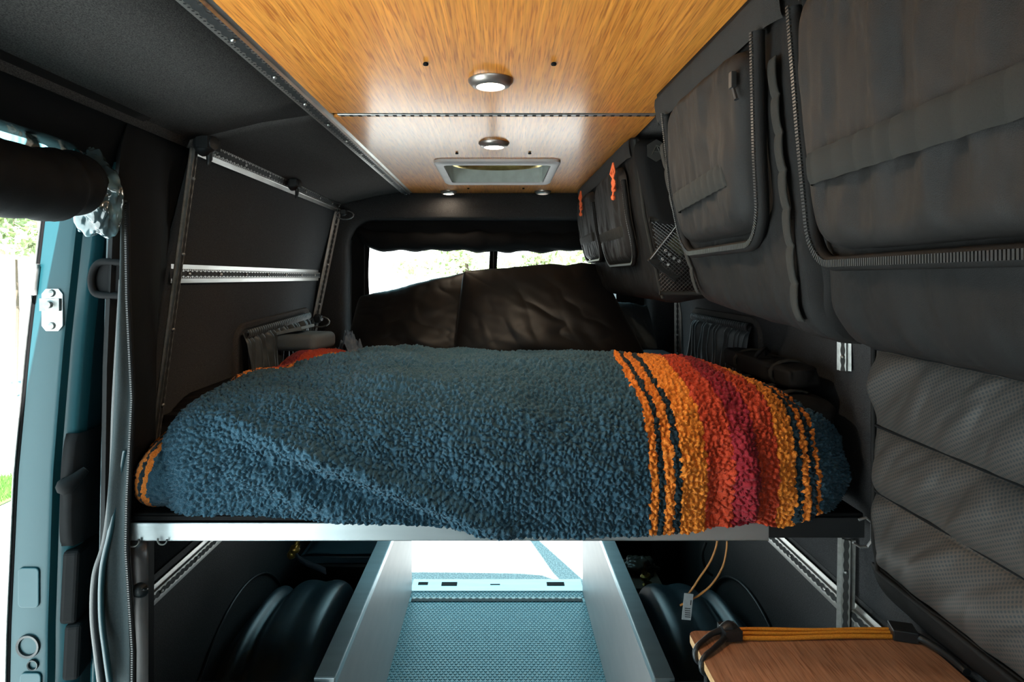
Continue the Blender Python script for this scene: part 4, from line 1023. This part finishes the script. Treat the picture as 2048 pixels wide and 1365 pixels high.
obj('film', MB().grid(np.stack([c[0]+.085*rr_*np.sin(v)*np.cos(u), c[1]+.07*rr_*np.sin(v)*np.sin(u), c[2]+.05*rr_*np.cos(v)], -1)), 'plasticbag', t, smooth=True)
t = thing('hanging_cable', 'two orange cables looping down below the bed to a white tag', 'cable', px(1400, 1150, 1.95))
mb = MB()
Yc = 1.80
pa = [px(1436, 1070, Yc), px(1432, 1095, Yc), px(1420, 1125, Yc), px(1400, 1155, Yc), px(1385, 1178, Yc), px(1372, 1196, Yc)]
pb_ = [px(1454, 1070, Yc), px(1453, 1100, Yc), px(1445, 1135, Yc), px(1425, 1168, Yc), px(1400, 1190, Yc), px(1376, 1203, Yc), px(1360, 1212, Yc)]
def cr(pts, n=8):
    pts = [Vector(p) for p in pts]; out = []
    for i in range(len(pts)-1):
        p0, p1, p2, p3 = pts[max(i-1, 0)], pts[i], pts[i+1], pts[min(i+2, len(pts)-1)]
        for k in range(n):
            t_ = k/n; out.append(.5*((2*p1)+(-p0+p2)*t_+(2*p0-5*p1+4*p2-p3)*t_*t_+(-p0+3*p1-3*p2+p3)*t_**3))
    out.append(pts[-1]); return out
mb.tube(cr(pa), .0030, 8); mb.tube(cr(pb_), .0030, 8); obj('cord', mb, 'cable', t, smooth=True)
mb = MB(); c = Vector(px(1375, 1214, 1.79)); mb.obox(c, (.99, 0, -.1), (0, 1, 0), (.1, 0, .99), .013, .0012, .038); obj('tag', mb, 'label', t)
mb = MB(); 
for i in range(5): mb.obox(c+Vector((0, -.0016, -.005-.006*i)), (.99, 0, -.1), (0, 1, 0), (.1, 0, .99), .008, .0003, .001)
mb.obox(c+Vector((.009, -.0016, .012)), (.99, 0, -.1), (0, 1, 0), (.1, 0, .99), .0012, .0003, .007)
obj('tag_print', mb, 'ink', t)
# wiring loop behind
t = thing('wiring_loop', 'dark cable loop hanging against the right wall behind the orange cables', 'cable', px(1420, 1120, 2.5))
mb = MB().tube(cr([px(1412, 1085, 2.6), px(1405, 1110, 2.6), px(1412, 1140, 2.6), px(1425, 1152, 2.6)]), .006, 8); obj('cord', mb, 'black_pl', t, smooth=True)

# floor threshold: slotted strip and sill, striker hardware
t = thing('sill_plate', 'metal sill plate with slots at the rear edge of aisle floor', 'sill plate', (-.02, 3.2, -1.57))
mb = MB().box((-.45, 3.12, -1.572), (.42, 3.165, -1.566)).box((-.45, 3.165, -1.60), (.42, 3.26, -1.575)); obj('plate', mb, 'alu_blue', t, bevel=.001)
mb = MB().box((-.30, 3.19, -1.5748), (-.22, 3.225, -1.573)).box((.24, 3.19, -1.5748), (.33, 3.225, -1.573)).box((-.05, 3.20, -1.5748), (.0, 3.205, -1.573)).box((-.42, 3.20, -1.5748), (-.37, 3.225, -1.573))
obj('latch_recess', mb, 'black', t)
t = thing('floor_track', 'black slotted track set across the rear of the aisle floor', 'track', (-.02, 3.04, -1.57))
mb = MB().box((-.43, 3.022, -1.5715), (.40, 3.052, -1.566)); obj('base', mb, 'slot', t)
mb = MB()
k = 26
for i in range(k): 
    x = -.42+.81*i/(k-1); mb.lathe([(.0001, -1.5650), (.009, -1.5650), (.011, -1.5662)], (x, 3.050, 0), n=12)
mb.box((-.43, 3.046, -1.566), (.40, 3.050, -1.5648))
obj('scalloped_edge', mb, 'alu_dark', t)

# ------------------------------------------------------------------ bamboo table with bungee cords
t = thing('bamboo_table', 'bamboo table top with rounded corner at the lower right', 'table', (.65, .9, -1.57))
TZ = -.750
a0 = px(1378, 1262, 1.325); XL_ = .398
pts = []
rc = .018
pts += [(XL_, .30)]
for i in range(7): a = PI-i*PI/12; pts.append((XL_+rc+rc*math.cos(a), 1.325-rc+rc*math.sin(a)))
pts += [(.872, 1.325), (.872, .30)]
mb = MB(); n = len(pts)
mb.add([(x, y, TZ) for x, y in pts], [tuple(range(n))[::-1]])
obj('top_surface', mb, 'bamboo_t', t)
mb = MB().poly([(x, y, TZ-.0003) for x, y in pts], (0, 0, -.018)); obj('board', mb, 'bamboo_edge', t, bevel=.002)
mb = MB().box((.47, .25, -1.568), (.865, 1.27, TZ-.02)); obj('base_cabinet', mb, 'black_pl', t, bevel=.004)
t = thing('bungee_cord', 'yellow bungee cord stretched along the rear edge of the bamboo table', 'bungee cord', (.6, 1.30, TZ))
mb = MB()
for k_, (ya, yb, zz) in enumerate(((1.318, 1.318, .006), (1.303, 1.309, .0055), (1.288, 1.297, .0055))):
    mb.tube([(.478+(.83-.478)*q, ya+(yb-ya)*q, TZ+zz+.001*math.sin(q*9+k_)) for q in np.linspace(0, 1, 40)], .0045, 8)
obj('cord', mb, 'yellow', t, smooth=True)
mb = MB()
def blob(mb, pts, rs, fl=1.0): mb.tube(cr(pts, 6), list(np.interp(np.linspace(0, 1, len(cr(pts, 6))), np.linspace(0, 1, len(rs)), rs)), 10, flat=fl)
blob(mb, [(.492, 1.305, TZ+.014), (.478, 1.303, TZ+.016), (.462, 1.297, TZ+.013)], [.012, .017, .013])
mb.obox(Vector((.478, 1.300, TZ+.013)), (1, .1, 0), (-.1, 1, 0), (0, 0, 1), .018, .020, .010)
blob(mb, [(.468, 1.307, TZ+.013), (.44, 1.296, TZ+.010), (.415, 1.276, TZ+.008), (.398, 1.262, TZ+.004), (.392, 1.258, TZ-.008), (.396, 1.255, TZ-.022), (.41, 1.252, TZ-.026)], [.008, .0055, .0048, .0048, .0048, .0045, .004])
blob(mb, [(.468, 1.290, TZ+.010), (.45, 1.270, TZ+.010), (.425, 1.247, TZ+.008), (.404, 1.230, TZ+.005), (.393, 1.222, TZ-.006), (.396, 1.220, TZ-.022), (.41, 1.218, TZ-.026)], [.007, .0055, .0048, .0048, .0048, .0045, .004])
obj('hook', mb, 'black_pl', t, smooth=True, auto=50)
mb = MB(); mb.obox(Vector((.838, 1.300, TZ+.012)), (1, -.3, 0), (.3, 1, 0), (0, 0, 1), .022, .020, .011); blob(mb, [(.845, 1.30, TZ+.012), (.862, 1.27, TZ+.012), (.873, 1.22, TZ+.012), (.874, 1.17, TZ+.010)], [.010, .008, .007, .006])
obj('hook', mb, 'black_pl', t, bevel=.003)
mb = MB(); mb.grid(np.array([[(.405+.004*math.sin(i*.6), 1.250-w_*.022, TZ-.024-.014*i) for w_ in (0, 1)] for i in range(16)])); obj('loose_strap', mb, 'nylon', t, smooth=True, solid=.002)

# ------------------------------------------------------------------ sliding door (pushed back outside), curtain, seal
zsD = np.array([.34, .12, -.15, -.45, -.80, -1.2, -1.75]); xoD = np.array([-1.005, -1.030, -1.062, -1.090, -1.106, -1.114, -1.110])
XO = lambda z: np.interp(z, zsD[::-1], xoD[::-1])
DY = 1.42
d = thing('sliding_door', 'teal van sliding door slid open outside the left opening', 'door', (-1.05, 1.9, -1.75))
Z = np.linspace(.34, -1.75, 60)
mb = MB(); P = []
wid = lambda z: np.interp(z, [-1.75, -.9, -.35, .34], [.105, .110, .100, .090])
for z in Z:
    xo = XO(z); w_ = wid(z)
    P.append([(xo-.012, 2.6, z), (xo-.014, DY+.03, z), (xo-.012, DY+.008, z), (xo-.004, DY, z), (xo+w_*.62, DY, z), (xo+w_*.70, DY+.004, z), (xo+w_*.75, DY+.022, z), (xo+w_*.92, DY+.026, z), (xo+w_, DY+.034, z), (xo+w_+.004, DY+.060, z)])
mb.grid(np.array(P)); obj('door_shell', mb, 'teal', d, smooth=True, auto=40)
mb = MB(); P = []
for z in Z:
    xo = XO(z)+wid(z)+.004; P.append([(xo, DY+.058, z), (xo-.004, DY+.075, z), (xo-.006, 2.6, z)])
mb.grid(np.array(P)); obj('inner_panel', mb, 'teal_dark', d, smooth=True, auto=40)
mb = MB(); 
mb.tube([(XO(z)-.010, DY+.004, z) for z in np.linspace(.34, -1.75, 50)], .006, 8); obj('edge_seal', mb, 'black', d, smooth=True)
# tinted window in the inner face with a rounded lower front corner
wz0, wz1, wy0, wy1 = -.70, .22, 1.535, 2.4
pts = rrect(wy0, wy1, wz0, wz1, .10, 8)
mb = MB(); P = [[(XO(z)+wid(z)+.012, y, z) for y, z in pts]]
P.append([(XO(z)+wid(z)+.002, y+.01*np.sign(y-1.9)*-1, z) for y, z in pts]); mb.grid(np.array(P), wv=True)
mb.f.append(tuple(range(len(pts))))
obj('window_glass', mb, 'glass_dark', d)
mb = MB().tube([(XO(z)+wid(z)+.013, y, z) for y, z in pts], .004, 6, closed=True); obj('window_seal', mb, 'black_pl', d, smooth=True)
# inner black grip with handle
mb = MB(); zc = np.linspace(-.36, -.62, 20); P = []
for z in zc:
    q = (z+.49)/.13; x = XO(z)+wid(z); e = .012*math.sqrt(max(0, 1-q**4))
    P.append([(x-.018, DY+.020, z), (x-.016, DY+.020-e, z), (x+.010, DY+.022-e, z), (x+.016+e*.5, DY+.05, z), (x+.012+e*.4, DY+.115, z), (x+.004, DY+.125, z)])
mb.grid(np.array(P)); g = obj('handle_surround', mb, 'black', d, smooth=True)
mb = MB(); xg = float(XO(-.46)+wid(-.46)); blob(mb, [(xg-.004, DY+.008, -.475), (xg+.012, DY-.012, -.470), (xg+.028, DY-.004, -.456), (xg+.040, DY+.012, -.440)], [.018, .020, .014, .008]); obj('handle', mb, 'black', g, smooth=True)
mb = MB(); 
for z0_, z1_, o_ in ((-.63, -.80, .0), (-.80, -.93, .01)): mb.obox(Vector((float(XO((z0_+z1_)/2)+wid(0))+.006+o_, DY+.07, (z0_+z1_)/2)), (1, .2, 0), (-.2, 1, 0), (.05, 0, 1), .018, .055, abs(z1_-z0_)/2)
obj('lock_cover', mb, 'black', d, bevel=.010, bseg=3)
# latch plate
lx, ly, lz = px(107, 620, DY); 
mb = MB().poly([(lx+a_*.024, DY-.001, lz+b_*.048) for a_, b_ in ((-.6, 1), (.6, 1), (1, .75), (1, -.75), (.6, -1), (-.6, -1), (-1, -.75), (-1, .75))], (0, -.004, 0)); lp = obj('latch_plate', mb, 'bright', d, bevel=.001)
mb = MB().lathe([(.0001, .018), (.007, .018), (.008, .010), (.014, .008), (.015, 0)], (lx+.002, DY-.005, lz+.012), (0, -1, 0), 14).obox(Vector((lx, DY-.010, lz+.012)), (1, 0, 0), (0, 1, 0), (0, 0, 1), .022, .004, .014)
for zz in (.038, -.036): mb.lathe([(.0001, .006), (.007, .005), (.009, 0)], (lx, DY-.005, lz+zz), (0, -1, 0), 12)
obj('striker', mb, 'alu_dark', lp, smooth=True, auto=40)
mb = MB().tube([(XO(z)-.006, DY-.006, z) for z in np.linspace(.03, -.04, 6)], .006, 6).tube([(XO(z)-.012, DY-.004, z) for z in np.linspace(.34, -1.0, 30)], .0025, 6); obj('weather_strip', mb, 'alu_dark', d, smooth=True)
for (ppx, ppy, r_) in ((57, 1293, .026), (67, 1330, .012)):
    c = px(ppx, ppy, DY-.001); mb = MB().lathe([(.0001, -.004), (r_*.72, -.004), (r_*.8, .004), (r_, .005), (r_*1.04, 0)], c, (0, -1, 0), 24); obj('rubber_plug', mb, 'black_pl', d, smooth=True, auto=40)
for (a_, b_) in (((38, 1135), (80, 1215)), ((42, 1345), (84, 1400))):
    p0_ = px(*a_, DY-.001); p1_ = px(*b_, DY-.001)
    mb = MB().poly([(x, DY-.001, z) for x, z in rrect(p0_[0], p1_[0], p1_[2], p0_[2], .010, 4)], (0, -.004, 0)); obj('body_patch', mb, 'teal', d, bevel=.002)
mb = MB().tube([(XO(z)+wid(z)+.030, DY+.075, z) for z in np.linspace(-.79, -1.4, 20)], .009, 8); obj('trim_bead', mb, 'teal', d, smooth=True)

# body seal around the opening and jamb
mb = MB(); P = []
for z in np.linspace(.26, -1.70, 60):
    x = np.interp(z, [-1.7, -.75, -.45, .26], [-.905, -.903, -.898, -.880])
    P.append([(x-.055, 1.60, z), (x-.020, 1.47, z), (x-.012, 1.425, z), (x-.002, 1.408, z), (x+.02, 1.406, z)])
jam = struct('trim_4', MB().grid(np.array(P)), 'teal_dark', smooth=True)
mb = MB(); sp_ = [px(246, 560, 1.385), px(232, 800, 1.385), px(226, 960, 1.385), px(212, 1080, 1.375), px(192, 1150, 1.365), px(188, 1230, 1.36), px(196, 1310, 1.355), px(205, 1380, 1.35)]
mb.tube(cr(sp_, 10), .0085, 8); o = obj('door_seal', mb, 'black_pl', smooth=True); props(o, 'black rubber door seal curving down the left door opening', 'seal')
mb = MB(); sp_ = [px(250, 900, 1.38), px(236, 980, 1.378), px(222, 1060, 1.37), px(205, 1140, 1.36), px(203, 1230, 1.355), px(212, 1310, 1.35), px(222, 1380, 1.345)]
mb.tube(cr(sp_, 10), .0065, 8); o = obj('door_seal', mb, 'teal_dark', smooth=True); props(o, 'thin teal rubber bead beside the black seal of the door opening', 'seal')
# black grab handle behind the curtain
t = thing('grab_handle', 'black grab handle at the left pillar beside the door', 'handle', px(205, 600, 1.40))
mb = MB(); c = [px(250, 526, 1.40), px(206, 524, 1.40), px(190, 534, 1.40), px(183, 556, 1.40), px(186, 580, 1.40), px(200, 590, 1.40), px(250, 592, 1.40)]
mb.tube(cr(c, 6), .008, 8); mb.grid(np.array([[px(x_, y_, 1.405) for x_ in np.linspace(188, 250, 6)] for y_ in np.linspace(530, 588, 5)])); obj('grip', mb, 'black', t, smooth=True)

# hanging curtain strip with zipper
t = thing('door_curtain', 'narrow grey curtain with a zipper edge hanging beside the left door opening', 'curtain', px(230, 1365, 1.36))
pxr = lambda y: np.interp(y, [400, 600, 800, 1000, 1100, 1300, 1450], [249, 252, 262, 252, 250, 263, 262])
pxl = lambda y: np.interp(y, [400, 600, 800, 1000, 1150, 1300, 1450], [240, 236, 229, 218, 212, 214, 222])
nv = 120; V = np.linspace(400, 1460, nv)[None, :]; U = np.linspace(0, 1, 40)[:, None]
Xp = pxl(V)+(pxr(V)-pxl(V))*U
Yd = 1.372+.006*np.sin(U*PI*1.8+V*.004)-.002*fbm(U*1.5, V*.006, k=77)
P = np.stack([(Xp-1000)*1.37/F, Yd, -(V-555)*1.37/F+0*U], -1)
obj('cloth', MB().grid(P), 'curtain', t, smooth=True, solid=.0025)
mb = MB()
for y_ in np.arange(410, 1450, 4.6):
    c = Vector(((pxr(y_)-998.5)*1.355/F, 1.355, -(y_-555)*1.355/F)); mb.obox(c, (1, 0, 0), (0, 1, 0), (0, 0, 1), .0022, .002, .0015)
obj('zipper_teeth', mb, 'zip', t)
mb = MB().tube([((pxr(y_)-996)*1.357/F, 1.359, -(y_-555)*1.357/F) for y_ in np.linspace(405, 1455, 50)], .005, 6); obj('zipper_tape', mb, 'black', t, smooth=True)

# rolled-up door cover at the top left
t = thing('rolled_door_cover', 'rolled-up black door cover hanging under the roof edge at left', 'cover', (-.87, 1.0, .10))
path = [(-.885, .20, .185), (-.885, .60, .182), (-.885, .90, .178), (-.885, 1.05, .176), (-.88, 1.17, .176), (-.878, 1.25, .186), (-.876, 1.30, .200), (-.874, 1.33, .212)]
cp = cr(path, 12); k = len(cp); mb = MB()
rs = np.interp(np.linspace(0, 1, k), [0, .5, .72, .86, .95, 1], [.066, .068, .068, .062, .045, .020])*(1+.06*fbm(np.linspace(0, 14, k), np.zeros(k), k=2))
mb.tube(cp, list(rs), 32); obj('roll', mb, 'black', t, smooth=True)
# shiny gathered vinyl end
n1, n2 = 110, 110
u = np.linspace(0, 2*PI, n1)[:, None]; v = np.linspace(.02, PI-.02, n2)[None, :]
bx, by, bz = np.sin(v)*np.cos(u), np.sin(v)*np.sin(u), np.cos(v)
cr_ = 1+.16*fbm(bx*1.6+bz*1.2, by*1.5, bz*1.2, k=201, o=3)+.10*np.abs(fbm(bx*3-bz*2, by*3, bz*2.6, k=204, o=2))
Xv = -.857+.046*bx*cr_*(1-.25*bz)+.004*bz; Yv = 1.335+.045*by*cr_; Zv = .182+.095*bz*cr_
obj('vinyl_end', MB().grid(np.stack([Xv+.018*sstep(.0, 1, bz)*-1.5, Yv, Zv], -1)), 'vinyl', t, smooth=True)
# shiny vinyl strip between roof and roll
Y = np.linspace(.2, 1.38, 200)[:, None]; V = np.linspace(0, 1, 24)[None, :]
Zs = .278-.062*V-.02*V*0+0*Y; Xs = -.895+.012*np.sin(V*PI)+.010*fbm(Y*9, V*1.6, k=301, o=3)+.006*np.sin(Y*46+V*2)
obj('vinyl_strip', MB().grid(np.stack([Xs, Y+0*V, Zs], -1)), 'vinyl_clear', t, smooth=True)
mb = MB()
for i in range(26):
    a = PI*1.05+i*PI*.85/25; mb.obox(Vector((-.853+.034*math.cos(a), 1.335, .158+.034*math.sin(a)-.004)), (1, 0, 0), (0, 1, 0), (0, 0, 1), .0018, .003, .0018)
obj('zipper_teeth', mb, 'zip', t)

# ------------------------------------------------------------------ outside: doors, plants, grass
def rdoor(side, label):
    s = side; hx = -.95 if s < 0 else .93
    t = thing('rear_door', label, 'door', (hx, 3.4, -1.7), 'open rear doors')
    ang = math.radians(-14 if s > 0 else 4); dv = Vector((s*math.sin(ang), math.cos(ang), 0)); nv_ = Vector((dv.y, -dv.x, 0))
    mb = MB(); o_ = Vector((hx+s*.03, 3.34, 0))
    def bar(a, b, z0, z1): mb.obox(o_+dv*(a+b)/2+Vector((0, 0, (z0+z1)/2)), tuple(dv), tuple(nv_), (0, 0, 1), (b-a)/2, .03, (z1-z0)/2)
    bar(0, .80, -1.65, -.40); bar(0, .80, .25, .48); bar(0, .26, -.40, .25); bar(.56, .80, -.40, .25)
    obj('door_panel', mb, 'teal', t, bevel=.01)
rdoor(-1, 'open teal rear door outside on the left'); rdoor(1, 'open teal rear door outside on the right')

def foliage(name, label, cat, c, r, n, lsz, trunk=0, group=None, seed=1, parts=7):
    Rr = np.random.RandomState(seed); t = thing(name, label, cat, (c[0], c[1], -2.22), group)
    cen = Rr.normal(0, .45, (parts, 3))*np.array(r); V = []; fs = []
    for i in range(n):
        q = Rr.normal(size=3); q /= np.linalg.norm(q); p = np.array(c)+cen[i % parts]+q*np.array(r)*.5*(Rr.rand()**.4)
        a = Rr.normal(size=3); a /= np.linalg.norm(a); b = np.cross(a, Rr.normal(size=3)); b /= np.linalg.norm(b); sz = lsz*(.6+.8*Rr.rand())
        k = len(V); V += [p-a*sz, p+b*sz*.45, p+a*sz, p-b*sz*.45]; fs.append((k, k+1, k+2, k+3))
    mb = MB().add(np.array(V), fs); obj('foliage', mb, 'leaf', t)
    if trunk:
        mb = MB().tube([(c[0], c[1], -2.22), (c[0]+.05, c[1], (c[2]-2.22)/2), (c[0], c[1], c[2])], [trunk, trunk*.8, trunk*.4], 10)
        for i in range(parts): mb.tube([(c[0], c[1], c[2]-r[2]*.6), tuple(np.array(c)+cen[i]*.8)], [trunk*.35, trunk*.1], 6)
        obj('trunk', mb, 'bark', t, smooth=True)
foliage('tree', 'bright green tree beyond the open side door', 'tree', (-9.0, 11.6, 1.05), (.8, .9, .6), 1300, .09, .035, seed=4)
foliage('tree', 'pale tree outside, left of the zip strip in rear opening', 'tree', (-.85, 16, .35), (1.2, 1.0, .7), 1100, .10, .10, 'trees behind the van', 11)
foliage('tree', 'pale tree outside, right of the zip strip in rear opening', 'tree', (1.0, 18, .35), (1.1, 1.0, .6), 1000, .10, .10, 'trees behind the van', 13)
foliage('tree', 'pale tree outside at the right end of the rear opening', 'tree', (2.4, 17, .40), (1.1, 1.0, .7), 1100, .10, .10, 'trees behind the van', 15)
# lawn strip
Rr = np.random.RandomState(5); V = []; fs = []
for i in range(9000):
    x = -8.2+3.3*Rr.rand(); y_ = 5.9+1.0*Rr.rand(); h_ = .05+.06*Rr.rand(); dx, dy = Rr.normal(0, .02, 2); k = len(V)
    V += [(x-.006, y_, -2.22), (x+.006, y_, -2.22), (x+dx, y_+dy, -2.22+h_)]; fs.append((k, k+1, k+2))
V = [list(v) for v in V]; k = len(V); V += [(-8.3, 5.85, -2.212), (-4.85, 5.85, -2.212), (-4.85, 6.95, -2.212), (-8.3, 6.95, -2.212)]; fs.append((k, k+1, k+2, k+3))
o = obj('grass', MB().add(V, fs), 'grass'); o['kind'] = 'stuff'; o['label'] = 'green lawn strip beyond the driveway outside the side door'; o['category'] = 'grass'
